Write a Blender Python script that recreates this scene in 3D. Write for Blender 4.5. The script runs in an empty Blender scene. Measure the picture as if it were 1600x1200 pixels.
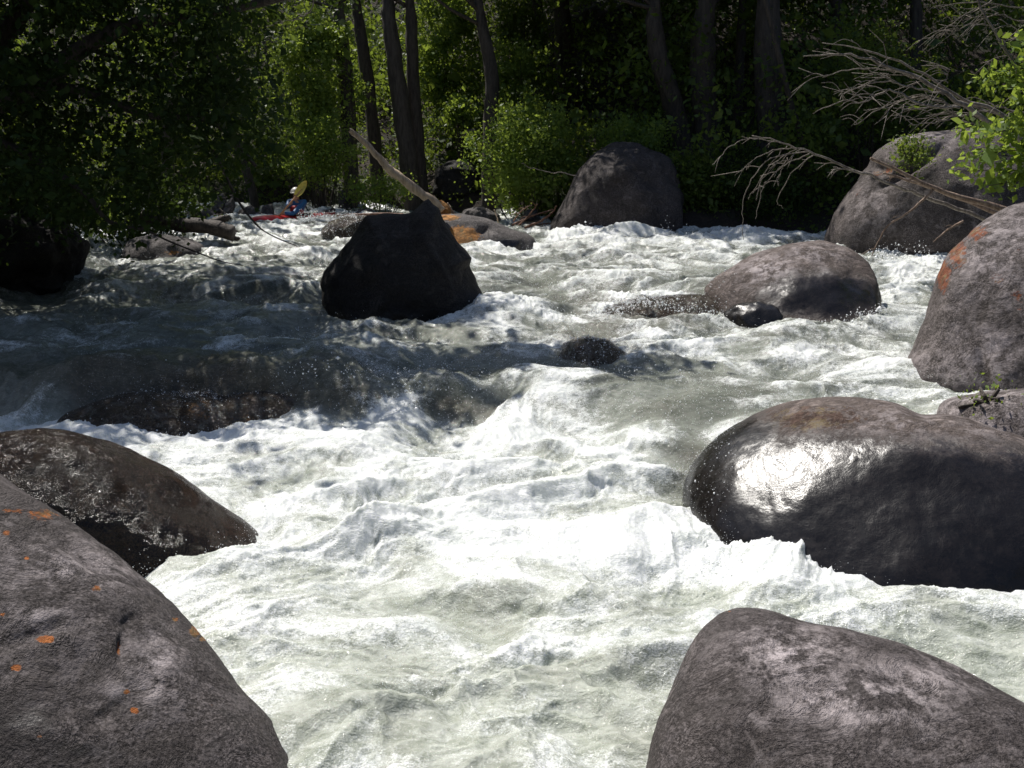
import bpy, bmesh, math, random
import numpy as np
from mathutils import Vector, Matrix

# ------------------------------------------------------------------ camera, world, sun, exposure
S = bpy.context.scene
COL = S.collection
F = 1556.0                      # focal length in photo pixels (photo is 1600 x 1200)
PITCH = math.radians(13.4)
CAM = np.array([0.0, 0.0, 2.6])
cd = bpy.data.cameras.new('camera'); cam = bpy.data.objects.new('camera', cd); COL.objects.link(cam)
cam.location = CAM.tolist(); cam.rotation_euler = (math.pi/2 - PITCH, 0, 0)
cd.sensor_width = 36; cd.lens = 36*F/1600; cd.clip_start = .05; cd.clip_end = 600
S.camera = cam
SUN_EL, SUN_AZ = math.radians(58), math.radians(-38)     # azimuth from +Y towards +X
SUN = np.array([math.sin(SUN_AZ)*math.cos(SUN_EL), math.cos(SUN_AZ)*math.cos(SUN_EL), math.sin(SUN_EL)])
w = bpy.data.worlds.new('World'); S.world = w; w.use_nodes = True
nt = w.node_tree; bg = nt.nodes['Background']
sky = nt.nodes.new('ShaderNodeTexSky'); sky.sky_type = 'NISHITA'; sky.sun_disc = False
sky.sun_elevation = SUN_EL; sky.sun_rotation = SUN_AZ % (2*math.pi)
nt.links.new(sky.outputs[0], bg.inputs[0]); bg.inputs[1].default_value = 0.085
sl = bpy.data.lights.new('sun', 'SUN'); sl.energy = 4.9; sl.angle = math.radians(.5); sl.color = (1, .955, .89)
so = bpy.data.objects.new('sun', sl); COL.objects.link(so)
so.rotation_euler = Vector((-SUN).tolist()).to_track_quat('-Z', 'Y').to_euler()
S.view_settings.view_transform = 'Standard'; S.view_settings.look = 'None'
S.view_settings.exposure = 0.25; S.view_settings.gamma = 1
S.render.engine = 'CYCLES'
S.cycles.max_bounces = 6; S.cycles.diffuse_bounces = 3; S.cycles.glossy_bounces = 2
S.cycles.transmission_bounces = 3; S.cycles.transparent_max_bounces = 4
S.cycles.use_denoising = True; S.cycles.sample_clamp_indirect = 4

# ------------------------------------------------------------------ helpers
cp, sp_ = math.cos(PITCH), math.sin(PITCH)
RT = np.array([1., 0, 0]); FW = np.array([0, cp, -sp_]); UP = np.array([0, sp_, cp])
def ray(px, py):
    px = np.asarray(px, float); py = np.asarray(py, float)
    return ((px-800)/F)[..., None]*RT + ((600-py)/F)[..., None]*UP + FW
def at(px, py, D):
    d = ray(px, py); return CAM + d*(np.asarray(D, float)/d[..., 1])[..., None]
def proj(P):
    q = P - CAM; z = q@FW
    return 800 + F*(q@RT)/z, 600 - F*(q@UP)/z
def hsh(ix, iy, iz, seed):
    n = (ix*374761393 + iy*668265263 + iz*2147483647 + seed*1274126177) & 0xffffffff
    n = ((n ^ (n >> 13))*1274126177) & 0xffffffff
    n = ((n ^ (n >> 16))*2246822519) & 0xffffffff
    return (n ^ (n >> 15)) & 0xffff
def pnoise(x, y, z=0.0, seed=0):
    """gradient noise, about -1..1"""
    x, y, z = np.broadcast_arrays(np.asarray(x, float), np.asarray(y, float), np.asarray(z, float))
    i, j, k = np.floor(x).astype(np.int64), np.floor(y).astype(np.int64), np.floor(z).astype(np.int64)
    fx, fy, fz = x-i, y-j, z-k
    u, v, t = [f*f*f*(f*(f*6-15)+10) for f in (fx, fy, fz)]
    def g(a, b, c):
        h = hsh(i+a, j+b, k+c, seed)
        th = (h & 255)*(2*math.pi/256); zz = ((h >> 8) & 255)/127.5-1; r = np.sqrt(1-zz*zz)
        return np.cos(th)*r*(fx-a)+np.sin(th)*r*(fy-b)+zz*(fz-c)
    x00 = g(0,0,0)*(1-u)+g(1,0,0)*u; x10 = g(0,1,0)*(1-u)+g(1,1,0)*u
    x01 = g(0,0,1)*(1-u)+g(1,0,1)*u; x11 = g(0,1,1)*(1-u)+g(1,1,1)*u
    return ((x00*(1-v)+x10*v)*(1-t)+(x01*(1-v)+x11*v)*t)*1.6
def pnoise2(x, y, seed=0):
    x = np.asarray(x, float); y = np.asarray(y, float)
    i, j = np.floor(x).astype(np.int64), np.floor(y).astype(np.int64)
    fx, fy = x-i, y-j
    u, v = [f*f*f*(f*(f*6-15)+10) for f in (fx, fy)]
    tab = np.linspace(0, 2*math.pi, 257)[:256]; cs, sn = np.cos(tab), np.sin(tab)
    def g(a, b):
        h = hsh(i+a, j+b, 7, seed) & 255
        return cs[h]*(fx-a)+sn[h]*(fy-b)
    return ((g(0,0)*(1-u)+g(1,0)*u)*(1-v)+(g(0,1)*(1-u)+g(1,1)*u)*v)*1.5
def sstep(a, b, x):
    t = np.clip((np.asarray(x, float)-a)/(b-a), 0, 1); return t*t*(3-2*t)
def mesh_np(name, V, Fc, mats=(), smooth=True, attrs=None):
    """V (n,3); Fc (m,k) with constant k"""
    me = bpy.data.meshes.new(name); V = np.asarray(V, np.float32); Fc = np.asarray(Fc, np.int32)
    m, k = Fc.shape
    me.vertices.add(len(V)); me.vertices.foreach_set('co', V.ravel())
    me.loops.add(m*k); me.loops.foreach_set('vertex_index', Fc.ravel())
    me.polygons.add(m); me.polygons.foreach_set('loop_start', np.arange(0, m*k, k, dtype=np.int32))
    try: me.polygons.foreach_set('loop_total', np.full(m, k, np.int32))
    except Exception: pass
    me.polygons.foreach_set('use_smooth', np.full(m, smooth, bool))
    for a, val in (attrs or {}).items():
        at_ = me.attributes.new(a, 'FLOAT', 'POINT'); at_.data.foreach_set('value', np.asarray(val, np.float32))
    me.update(calc_edges=True)
    for q in mats: me.materials.append(q)
    return me
def link(name, me, parent=None, loc=None):
    o = bpy.data.objects.new(name, me); COL.objects.link(o)
    if loc is not None: o.location = [float(c) for c in loc]
    if parent is not None: o.parent = parent
    return o
def tag(o, label, cat, group=None):
    o['label'] = label; o['category'] = cat
    if group: o['group'] = group
    return o
def empty(name, loc, label, cat, group=None):
    o = bpy.data.objects.new(name, None); COL.objects.link(o); o.location = [float(c) for c in loc]
    return tag(o, label, cat, group)

# ---- node helper
class N:
    def __init__(s, name):
        s.m = bpy.data.materials.new(name); s.m.use_nodes = True; s.t = s.m.node_tree
        s.b = s.t.nodes['Principled BSDF']; s.out = s.t.nodes['Material Output']
    def n(s, typ, **kw):
        q = s.t.nodes.new(typ)
        for k, v in kw.items():
            if k.startswith('i_'):
                key = k[2:]; key = int(key) if key.isdigit() else key.replace('_', ' ')
                s.put(q.inputs[key], v)
            else: setattr(q, k, v)
        return q
    def put(s, sock, v):
        if isinstance(v, bpy.types.NodeSocket): s.t.links.new(v, sock)
        elif isinstance(v, bpy.types.Node): s.t.links.new(v.outputs[0], sock)
        elif isinstance(v, (tuple, list)) and len(v) == 3 and sock.type == 'RGBA': sock.default_value = (*v, 1)
        else: sock.default_value = v
    def noise(s, vec, scale, detail=4, rough=.6, dist=0):
        return s.n('ShaderNodeTexNoise', i_Vector=vec, i_Scale=scale, i_Detail=detail, i_Roughness=rough, i_Distortion=dist).outputs[0]
    def ramp(s, fac, a, b, lo=0., hi=1.):
        return s.n('ShaderNodeMapRange', i_Value=fac, i_From_Min=a, i_From_Max=b, i_To_Min=lo, i_To_Max=hi, interpolation_type='SMOOTHSTEP').outputs[0]
    def mix(s, fac, a, b, mode='MIX'):
        q = s.n('ShaderNodeMix', data_type='RGBA', blend_type=mode)
        s.put(q.inputs['Factor'], fac); s.put(q.inputs[6], a); s.put(q.inputs[7], b); return q.outputs[2]
    def math(s, op, a, b=0.):
        q = s.n('ShaderNodeMath', operation=op); s.put(q.inputs[0], a); s.put(q.inputs[1], b); return q.outputs[0]
    def attr(s, name): return s.n('ShaderNodeAttribute', attribute_name=name).outputs['Fac']
    def bump(s, h, strength, dist, normal=None):
        q = s.n('ShaderNodeBump', i_Height=h, i_Strength=strength, i_Distance=dist)
        if normal is not None: s.put(q.inputs['Normal'], normal)
        return q.outputs[0]
    def vec(s): return s.n('ShaderNodeTexCoord').outputs['Object']
    def pos(s): return s.n('ShaderNodeNewGeometry').outputs['Position']
    def set(s, k, v): s.put(s.b.inputs[k], v)

def rock_mat(name, a, b, c, lichen=(.42, .12, .03), wetdark=.28, grain=1., wetrough=.2, veil=0, wb=.16, sp=.5):
    m = N(name); v = m.pos()
    n1 = m.noise(v, 1.8, 6, .62); n2 = m.noise(v, 13, 5, .7); n3 = m.noise(v, 70, 3, .7)
    col = m.mix(m.ramp(n1, .35, .65), a, b)
    col = m.mix(m.ramp(n2, .50, .68), col, c)
    col = m.mix(m.math('MULTIPLY', m.ramp(n3, .42, .72), m.ramp(m.noise(v, 2.6, 3), .35, .65, .1*grain, .8*grain)), col, tuple(min(1, x*1.7) for x in c))
    col = m.mix(m.math('MULTIPLY', m.ramp(n3, .56, .34), .65*grain), col, tuple(x*.35 for x in a))
    n4 = m.noise(v, 5, 7, .8)
    n5 = m.noise(v, 3.6, 7, .8, .6)
    col = m.mix(m.ramp(n5, .53, .60, 0, .55), col, tuple(x*.42 for x in a))
    col = m.mix(m.ramp(n5, .44, .36, 0, .45), col, tuple(min(1, x*1.5) for x in c))
    pale = m.attr('pale')
    col = m.mix(m.math('MULTIPLY', pale, m.ramp(m.math('ADD', n4, m.math('MULTIPLY', n2, .5)), .66, .86)), col, (.50, .44, .44))
    vh = m.noise(v, 16, 6, .8)
    li = m.ramp(m.math('ADD', m.math('MULTIPLY', m.attr('lichen'), 1.25), m.math('MULTIPLY', vh, .9)), .86, .98)
    lic = m.mix(m.ramp(n2, .4, .6), lichen, tuple(x*.55 for x in lichen)); lic = m.mix(m.ramp(n4, .5, .62, 0, .8), lic, (.20, .15, .07))
    col = m.mix(li, col, lic)
    wn = m.math('ADD', m.attr('wet'), m.math('MULTIPLY', m.math('SUBTRACT', n4, .5), .7))
    wet = m.ramp(wn, .25, .75)
    col = m.mix(wet, col, m.mix(1.0, col, (wetdark, wetdark*.93, wetdark*.9), 'MULTIPLY'))
    if veil:
        mp = m.n('ShaderNodeMapping', i_Vector=v); mp.inputs['Scale'].default_value = (1, .6, .35)
        ve = m.math('ADD', m.noise(mp.outputs[0], 9, 6, .75, .5), m.math('MULTIPLY', m.math('SUBTRACT', m.noise(v, 60, 2), .5), .25))
        col = m.mix(m.ramp(ve, .50, .74, 0, .6), col, (.36, .37, .32))
    m.set('Base Color', col)
    m.set('Roughness', m.math('ADD', m.ramp(wet, 0, 1, .72, wetrough), m.math('MULTIPLY', n2, .12)))
    m.set('Specular IOR Level', m.ramp(wet, 0, 1, .3, sp))
    h = m.math('ADD', m.math('MULTIPLY', n2, 1.0), m.math('ADD', m.math('MULTIPLY', n3, .22), m.math('MULTIPLY', m.ramp(n5, .44, .56), .5)))
    m.set('Normal', m.bump(h, m.ramp(wet, 0, 1, .8, wb) if not veil else 1., .03))
    return m.m

def foliage_mat(name, c1, c2, trans=.5, sp=.12):
    m = N(name); v = m.pos()
    n1 = m.noise(v, .9, 3, .6); n2 = m.noise(v, 9, 2, .6)
    col = m.mix(m.ramp(n1, .38, .62), c1, c2)
    col = m.mix(m.ramp(n2, .35, .7, 0, .7), col, tuple(x*.45 for x in c1))
    m.set('Base Color', col); m.set('Roughness', .5); m.set('Specular IOR Level', sp)
    tr = m.n('ShaderNodeBsdfTranslucent', i_Color=m.mix(.5, col, (c2[0]*2.3, c2[1]*2.0, c2[2]*.8)))
    mx = m.n('ShaderNodeMixShader', i_0=trans, i_1=m.b.outputs[0], i_2=tr.outputs[0])
    m.t.links.new(mx.outputs[0], m.out.inputs[0]); return m.m
def wood_mat(name, a, b, rough=.8, sc=6.):
    m = N(name); v = m.vec()
    mp = m.n('ShaderNodeMapping', i_Vector=v); mp.inputs['Scale'].default_value = (1, 1, .18)
    n1 = m.noise(mp.outputs[0], sc*3, 5, .7); n2 = m.noise(v, 3, 3)
    m.set('Base Color', m.mix(m.ramp(n1, .35, .65), m.mix(m.ramp(n2, .4, .6), a, tuple(x*.7 for x in a)), b)); m.set('Roughness', rough)
    m.set('Normal', m.bump(n1, .8, .03)); return m.m
def flat_mat(name, c, rough=.4):
    m = N(name); n = m.noise(m.vec(), 22, 3); m.set('Base Color', m.mix(m.ramp(n, .3, .7), c, tuple(x*.75 for x in c))); m.set('Roughness', rough); return m.m

# ------------------------------------------------------------------ river level and terrain
_D = np.array([0, 2, 4, 6, 8.3, 9.5, 10.5, 11.5, 12.5, 14, 15.5, 17, 20, 24, 30, 60.])
_zhi = np.array([.3, .3, .3, .33, .37, .40, .44, .49, .54, .60, .64, .69, .74, .80, .95, 2.])
_zlo = np.array([-.12, -.06, 0, .02, .08, .1, .1, .1, .1, .1, .1, .1, .1, .1, .1, .1])
def ledge(x): return np.interp(x, [-6, -1.5, 0, .8, 1.4, 2.2, 4], [8.9, 9.0, 9.05, 8.6, 8.1, 7.6, 7.4])
def ledgew(x): return np.interp(x, [-6, -.5, .5, 1.3, 2, 4], [.6, .7, 1.2, 1.5, 1.4, 1.4])
def level(x, D):
    l, w_ = ledge(x), ledgew(x)
    t = sstep(l-w_/2, l+w_/2, D)
    return np.interp(D, _D, _zlo)*(1-t)+np.interp(D, _D, _zhi)*t
def back(x): return np.interp(x, [-30, -14, -8, -4, 0, 1.2, 3, 8, 12], [26, 27, 27.5, 27, 25, 21.8, 20.6, 20., 19])
def left(D): return np.interp(D, [0, 6, 10, 14, 18, 22, 27], [-6, -6, -6.2, -6.9, -8.0, -9.5, -10])
def right(D): return np.interp(D, [0, 6, 10, 14, 18, 22], [4.6, 4.8, 5.6, 7.0, 7.6, 7.8])
def ground_z(x, D):
    d = np.maximum.reduce([D-back(x), left(D)-x, x-right(D), 1.2-D])
    lv = level(x, np.minimum(D, 26))
    n = pnoise2(x*.5, D*.5, 3)*.35+pnoise2(x*1.7, D*1.7, 4)*.12+pnoise2(x*5, D*5, 5)*.035
    bank = .9*sstep(-.5, 1.2, d)+np.maximum(d-.6, 0)*.28+np.maximum(d-9, 0)*.30
    bank = np.minimum(bank, 34)
    return lv-.55+bank+n*sstep(-1.5, 1.5, d)

MG = N('forest_floor'); v = MG.pos()
a_, b_ = MG.noise(v, 2.2, 6, .7), MG.noise(v, 24, 4, .7)
c = MG.mix(MG.ramp(a_, .4, .62), (.018, .013, .009), (.04, .027, .019)); c = MG.mix(MG.ramp(b_, .5, .72), c, (.06, .042, .03))
c = MG.mix(MG.ramp(MG.noise(v, .7, 4, .6), .48, .6, 0, .6), c, (.03, .05, .015))
MG.set('Base Color', c); MG.set('Roughness', .95); MG.set('Normal', MG.bump(b_, 1, .06))
gx = np.concatenate([np.linspace(-120, -22, 30), np.linspace(-21, 21, 220), np.linspace(22, 120, 30)])
gy = np.concatenate([np.linspace(-80, -2, 26), np.linspace(-1.5, 40, 220), np.linspace(41, 180, 50)])
GX, GY = np.meshgrid(gx, gy)
GZ = ground_z(GX, GY)
nr, nc = GX.shape
idx = np.arange(nr*nc).reshape(nr, nc)
quads = lambda idx: np.stack([idx[:-1, :-1], idx[:-1, 1:], idx[1:, 1:], idx[1:, :-1]], -1).reshape(-1, 4)
g = link('ground', mesh_np('ground', np.stack([GX, GY, GZ], -1).reshape(-1, 3), quads(idx), [MG.m])); g['kind'] = 'structure'

# ------------------------------------------------------------------ boulders
ico_cache = {}; GLINT = []
def ico(sub):
    if sub not in ico_cache:
        bm = bmesh.new(); bmesh.ops.create_icosphere(bm, subdivisions=sub, radius=1)
        V = np.array([v.co for v in bm.verts]); Fc = np.array([[v.index for v in f.verts] for f in bm.faces]); bm.free()
        V /= np.linalg.norm(V, axis=1)[:, None]; ico_cache[sub] = (V, Fc)
    return ico_cache[sub]
def rock(name, label, outline, D, T, mat, cat='boulder', shear=.3, e=.85, amp=.05, seed=0, sub=6, smooth=3, centre=None,
         dents=(), lichen=(), pale=(), wet=(), wetline=.25, ridge=0., group=None, amp2=.4):
    ol = np.array(outline, float)
    c = np.array(centre if centre else (ol[:, 0].mean(), ol[:, 1].mean()))
    C = at(c[0], c[1], D); wv = C-CAM; dist = np.linalg.norm(wv); wv /= dist
    u = np.cross(wv, [0, 0, 1]); u /= np.linalg.norm(u); v_ = np.cross(u, wv)
    # densify outline, polar radius in pixels
    P = []
    for i in range(len(ol)):
        p, q = ol[i], ol[(i+1) % len(ol)]
        for t in np.linspace(0, 1, 24, endpoint=False): P.append(p+(q-p)*t)
    PP = np.array(P); rr_ = ray(PP[:, 0], PP[:, 1]); tv = v_+shear*wv
    nrm = np.cross(u, tv); tt_ = np.dot(C-CAM, nrm)/(rr_@nrm); Q = CAM+rr_*tt_[:, None]-C
    qb = (Q@v_); qa = Q@u; P = np.stack([qa, -qb], 1)
    th = np.arctan2(-P[:, 1], P[:, 0]); r = np.hypot(P[:, 0], P[:, 1])
    NB = 180; tb = (np.arange(NB)+.5)/NB*2*math.pi-math.pi
    o_ = np.argsort(th); thp = np.concatenate([th[o_]-2*math.pi, th[o_], th[o_]+2*math.pi]); rp = np.tile(r[o_], 3)
    Rt = np.interp(tb, thp, rp)
    def smo(A, s):
        k = np.exp(-.5*(np.arange(-12, 13)/max(s, .3))**2); k /= k.sum()
        return np.convolve(np.concatenate([A[-12:], A, A[:12]]), k, 'valid')
    Rt = smo(Rt, smooth)
    R = Rt.copy()
    op = C+(np.cos(tb)*R)[:, None]*u+(np.sin(tb)*R)[:, None]*tv
    ox, oy = proj(op); oth = np.arctan2(-(oy-c[1]), ox-c[0]); orr = np.hypot(ox-c[0], oy-c[1])
    so_ = np.argsort(oth); oT = np.interp(tb, np.concatenate([oth[so_]-2*math.pi, oth[so_], oth[so_]+2*math.pi]), np.tile(orr[so_], 3))
    V, Fc = ico(sub)
    ang = np.arctan2(V[:, 1], V[:, 0]); cph = np.hypot(V[:, 0], V[:, 1]); cz = V[:, 2]
    off = seed*13.7
    lo = (pnoise(V[:, 0]*1.6+off, V[:, 1]*1.6, V[:, 2]*1.6, seed)+.5*pnoise(V[:, 0]*3.4+off, V[:, 1]*3.4, V[:, 2]*3.4, seed+1))
    def build(R):
        Rm = R.mean(); Ra = np.interp(ang, np.concatenate([tb-2*math.pi, tb, tb+2*math.pi]), np.tile(R, 3))
        Re = Rm+(Ra-Rm)*cph**.6
        f = 1+lo*amp
        a = np.cos(ang)*Re*cph**e*f; b = np.sin(ang)*Re*cph**e*f; d = -np.sign(cz)*np.abs(cz)**e*T*(1+lo*amp*2.)
        return C+a[:, None]*u+b[:, None]*v_+(d+shear*b)[:, None]*wv
    Vf, Ff = V, Fc; lof, angf, cphf, czf = lo, ang, cph, cz
    V5 = V if sub <= 5 else ico(5)[0]
    ang = np.arctan2(V5[:, 1], V5[:, 0]); cph = np.hypot(V5[:, 0], V5[:, 1]); cz = V5[:, 2]
    lo = (pnoise(V5[:, 0]*1.6+off, V5[:, 1]*1.6, V5[:, 2]*1.6, seed)+.5*pnoise(V5[:, 0]*3.4+off, V5[:, 1]*3.4, V5[:, 2]*3.4, seed+1))
    for it in range(5):
        X = build(R); px, py = proj(X)
        t2 = np.arctan2(-(py-c[1]), px-c[0]); r2 = np.hypot(px-c[0], py-c[1])
        bi = ((t2+math.pi)/(2*math.pi)*NB).astype(int) % NB
        mx = np.zeros(NB); np.maximum.at(mx, bi, r2); ok = mx > 1; q_ = np.where(ok, oT/np.where(ok, mx, 1), 1)
        q_ = smo(np.clip(q_, .85, 1.15), 4 if smooth > .7 else 1.5)
        R = R*np.interp(oth, np.concatenate([tb-2*math.pi, tb, tb+2*math.pi]), np.tile(q_, 3))**.8
    lo, ang, cph, cz = lof, angf, cphf, czf
    X = build(R)
    # surface relief
    S_ = R.mean()
    n = X-C; n = n/np.linalg.norm(n, axis=1)[:, None]
    px, py = proj(X); front = (V[:, 2] > -.25)
    q = X/S_
    rel = pnoise(q[:, 0]*2.2, q[:, 1]*2.2, q[:, 2]*2.2, seed+5)*.035+pnoise(q[:, 0]*5, q[:, 1]*5, q[:, 2]*5, seed+6)*.014+pnoise(q[:, 0]*11, q[:, 1]*11, q[:, 2]*11, seed+7)*.006+pnoise(q[:, 0]*24, q[:, 1]*24, q[:, 2]*24, seed+8)*.003
    if ridge: rel += -ridge*np.exp(-np.abs(pnoise(q[:, 0]*1.4+9, q[:, 1]*1.4, q[:, 2]*1.4, seed+11))*14)
    X = X+n*(rel*S_*amp2*2.)[:, None]
    for (dx, dy, rx, ry, rot, am) in dents:        # px centre, px radii, deg, metres (negative = dent)
        ca, sa = math.cos(math.radians(rot)), math.sin(math.radians(rot))
        ex = ((px-dx)*ca+(py-dy)*sa)/rx; ey = (-(px-dx)*sa+(py-dy)*ca)/ry
        X = X+n*(am*np.exp(-(ex**2+ey**2))*front)[:, None]
    def blobs(L):
        A = np.zeros(len(X))
        for (dx, dy, rx, ry, am) in L:
            A = np.maximum(A, am*np.exp(-(((px-dx)/rx)**2+((py-dy)/ry)**2))*front)
        return A
    lv = level(X[:, 0], X[:, 1])
    wt = np.clip(1-(X[:, 2]-lv)/wetline, 0, 1)*.8+.0
    wt = np.clip(np.maximum(wt, blobs(wet)), 0, 1.2)
    if mat is MR_film or seed in (4, 7):
        sel = (V[:, 2] > 0) & (X[:, 2] > lv-.02) & ((px < 1150) | (seed != 4)) & ((px < 1150) | (seed != 7)); GLINT.append((X[sel], 1.5 if seed not in (2, 7) else .5))
    me = mesh_np(name, X-C, Fc, [mat], True, {'lichen': blobs(lichen), 'pale': blobs(pale), 'wet': wt})
    return tag(link(name, me, loc=C), label, cat, group)

MR_grey = rock_mat('rock_grey', (.042, .034, .031), (.072, .060, .058), (.115, .100, .099), lichen=(.36, .11, .02))
MR_tall = rock_mat('rock_tall', (.062, .050, .045), (.105, .087, .082), (.18, .155, .15), lichen=(.26, .085, .04))
MR_wet = rock_mat('rock_wet', lichen=(.10, .058, .042), *((.080, .062, .054), (.12, .094, .082), (.18, .145, .13)), wetdark=.07, wetrough=.21, grain=.5, wb=.13)  # wet darkening, pushed further to paint shade on the steep lower face
MR_brown = rock_mat('rock_brown', (.020, .013, .009), (.035, .023, .015), (.062, .040, .025), wetdark=.6, wetrough=.12, wb=.75, sp=.28)
MR_dark = rock_mat('rock_dark', (.020, .018, .017), (.028, .025, .024), (.045, .040, .037), lichen=(.10, .075, .045), wetdark=.4)  # near-black tone also stands in for shade on backlit and hollow boulders
MR_bank = rock_mat('rock_bank', (.075, .066, .064), (.11, .098, .095), (.17, .155, .15), lichen=(.45, .20, .05))
MR_film = rock_mat('rock_film', (.045, .035, .025), (.07, .053, .037), (.11, .085, .06), lichen=(.25, .11, .03), wetdark=.8, wetrough=.06, veil=1)

rock('boulder', 'huge grey boulder with orange lichen spots filling the lower left corner',
     [(0, 742), (60, 785), (150, 845), (230, 905), (290, 960), (350, 1035), (400, 1100), (440, 1150), (475, 1200), (520, 1300), (480, 1450), (200, 1550), (-200, 1500), (-480, 1300), (-500, 1000), (-350, 800), (-180, 690), (-80, 700)],
     3.75, .65, MR_grey, shear=.5, e=.85, amp=.02, seed=1, sub=8, centre=(-20, 1130), amp2=.35,
     dents=[(195, 1005, 10, 32, 10, -.03), (215, 965, 30, 8, -20, -.012), (150, 940, 60, 26, 30, -.012), (165, 1120, 60, 12, -30, -.022), (250, 1060, 60, 40, 20, .012), (60, 990, 60, 12, -15, -.025), (100, 1150, 60, 30, 0, .03), (130, 870, 60, 12, 40, -.02)],
     lichen=[(72, 997, 18, 11, .62), (25, 1043, 13, 9, .55), (308, 985, 11, 12, .6), (320, 997, 9, 7, .5), (213, 1110, 9, 8, .6), (200, 1080, 9, 6, .55), (150, 920, 14, 9, .42), (65, 805, 45, 14, .42), (10, 835, 12, 8, .45), (42, 873, 7, 5, .5), (192, 1010, 8, 20, .4), (5, 960, 8, 8, .5), (20, 800, 30, 10, .38), (330, 1100, 10, 8, .35), (95, 1030, 25, 8, .3), (60, 1150, 8, 6, .45), (280, 965, 8, 6, .5)], wetline=.28, ridge=.006,
     pale=[(110, 890, 110, 40, .62), (240, 1030, 45, 45, .6), (60, 960, 50, 25, .5), (220, 1080, 60, 20, .6), (180, 880, 60, 20, .5)], wet=[(40, 1130, 110, 60, .45), (350, 1120, 60, 90, .4)])  # pale blobs paint sunlit patches; first wet blob is simply a darker patch
rock('boulder', 'dark brown wet boulder behind the lichen spotted boulder at lower left',
     [(0, 676), (60, 671), (130, 682), (200, 700), (270, 735), (325, 778), (380, 818), (440, 858), (500, 905), (400, 960), (200, 1000), (0, 980), (-200, 950), (-330, 850), (-250, 730), (-120, 685)],
     6.0, .6, MR_brown, shear=.22, e=.9, amp=.03, seed=2, sub=7, centre=(60, 840), wetline=1.2, wet=[(60, 720, 500, 300, 1)],
     dents=[])
rock('boulder', 'smooth grey boulder with pale worn patches at the bottom right corner',
     [(1010, 1200), (1030, 1110), (1060, 1050), (1085, 1000), (1110, 962), (1145, 947), (1190, 950), (1240, 968), (1320, 980), (1420, 1010), (1500, 1045), (1560, 1075), (1600, 1097), (1680, 1150), (1780, 1250), (1800, 1400), (1700, 1550), (1400, 1600), (1150, 1550), (1010, 1400), (990, 1290)],
     3.5, .55, MR_grey, shear=.65, e=.8, amp=.02, seed=3, sub=8, smooth=2, centre=(1330, 1240), wetline=.22, amp2=.25,
     pale=[(1230, 1020, 90, 45, .9), (1350, 1090, 130, 50, .8), (1450, 1060, 90, 30, .6)], lichen=[(1140, 955, 5, 3, .4)],
     dents=[(1250, 1060, 90, 40, 20, -.02)])
rock('boulder', 'big black wet boulder with a glaring sun highlight at right',
     [(1066, 745), (1100, 700), (1140, 665), (1200, 635), (1270, 620), (1340, 621), (1400, 631), (1470, 643), (1530, 660), (1600, 684), (1700, 720), (1800, 800), (1830, 880), (1750, 950), (1600, 985), (1400, 1000), (1250, 975), (1150, 930), (1090, 880), (1062, 810)],
     6.45, .9, MR_wet, shear=.62, e=.78, amp=.02, seed=4, sub=8, centre=(1440, 800), wetline=.4, amp2=.22,
     wet=[(1300, 820, 520, 130, 1.5), (1600, 840, 300, 120, 1.3), (1150, 740, 110, 110, 1.1)], pale=[(1400, 660, 120, 28, .5), (1540, 670, 80, 22, .35)],
     lichen=[(1270, 655, 150, 34, .45)], dents=[(1440, 640, 30, 10, 8, -.06)])
rock('boulder', 'pale pinkish slab behind the crack above the big black wet boulder',
     [(1464, 632), (1482, 621), (1540, 612), (1600, 607), (1720, 600), (1800, 640), (1800, 720), (1650, 760), (1500, 730), (1455, 680)],
     7.75, .6, MR_tall, shear=.4, e=.7, amp=.02, seed=5, sub=6, smooth=1.5, wetline=.05, pale=[(1540, 640, 100, 60, .6)])
rock('boulder', 'tall grey boulder streaked with orange lichen at the right edge',
     [(1404, 625), (1410, 580), (1440, 510), (1460, 440), (1485, 395), (1520, 357), (1560, 328), (1600, 314), (1670, 305), (1760, 340), (1820, 450), (1840, 600), (1780, 700), (1600, 730), (1450, 720), (1400, 680)],
     9.5, .8, MR_tall, shear=.3, e=.8, amp=.02, seed=6, sub=8, smooth=2, centre=(1600, 530), wetline=.35,
     lichen=[(1475, 430, 20, 50, .48), (1497, 395, 30, 45, .44), (1525, 365, 34, 24, .44), (1590, 470, 22, 50, .34), (1560, 440, 24, 40, .34), (1590, 400, 20, 30, .3)],
     dents=[(1540, 590, 8, 50, -18, -.06), (1565, 585, 22, 50, -15, .03)], pale=[(1560, 400, 80, 90, .6), (1470, 590, 60, 40, .9), (1540, 560, 60, 60, .7), (1590, 380, 60, 60, .6)], wet=[(1412, 590, 16, 60, .9)])
rock('boulder', 'rounded brown boulder with pale top standing in midstream at right',
     [(1096, 452), (1130, 425), (1180, 395), (1230, 380), (1290, 377), (1330, 389), (1358, 408), (1372, 440), (1378, 482), (1375, 530), (1300, 550), (1220, 555), (1150, 545), (1125, 500)],
     12.3, .7, MR_wet, shear=.8, e=.75, amp=.03, seed=7, sub=7, smooth=2, centre=(1245, 465), wetline=.35, amp2=.35, wet=[(1290, 462, 140, 50, .85)],
     dents=[(1340, 425, 16, 30, -20, -.05), (1290, 405, 22, 12, 0, -.04), (1235, 465, 22, 14, 0, .04)], pale=[(1200, 425, 45, 28, 1.), (1270, 395, 50, 14, .7), (1290, 430, 20, 20, .5)], lichen=[(1175, 485, 30, 6, .2)])
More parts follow.
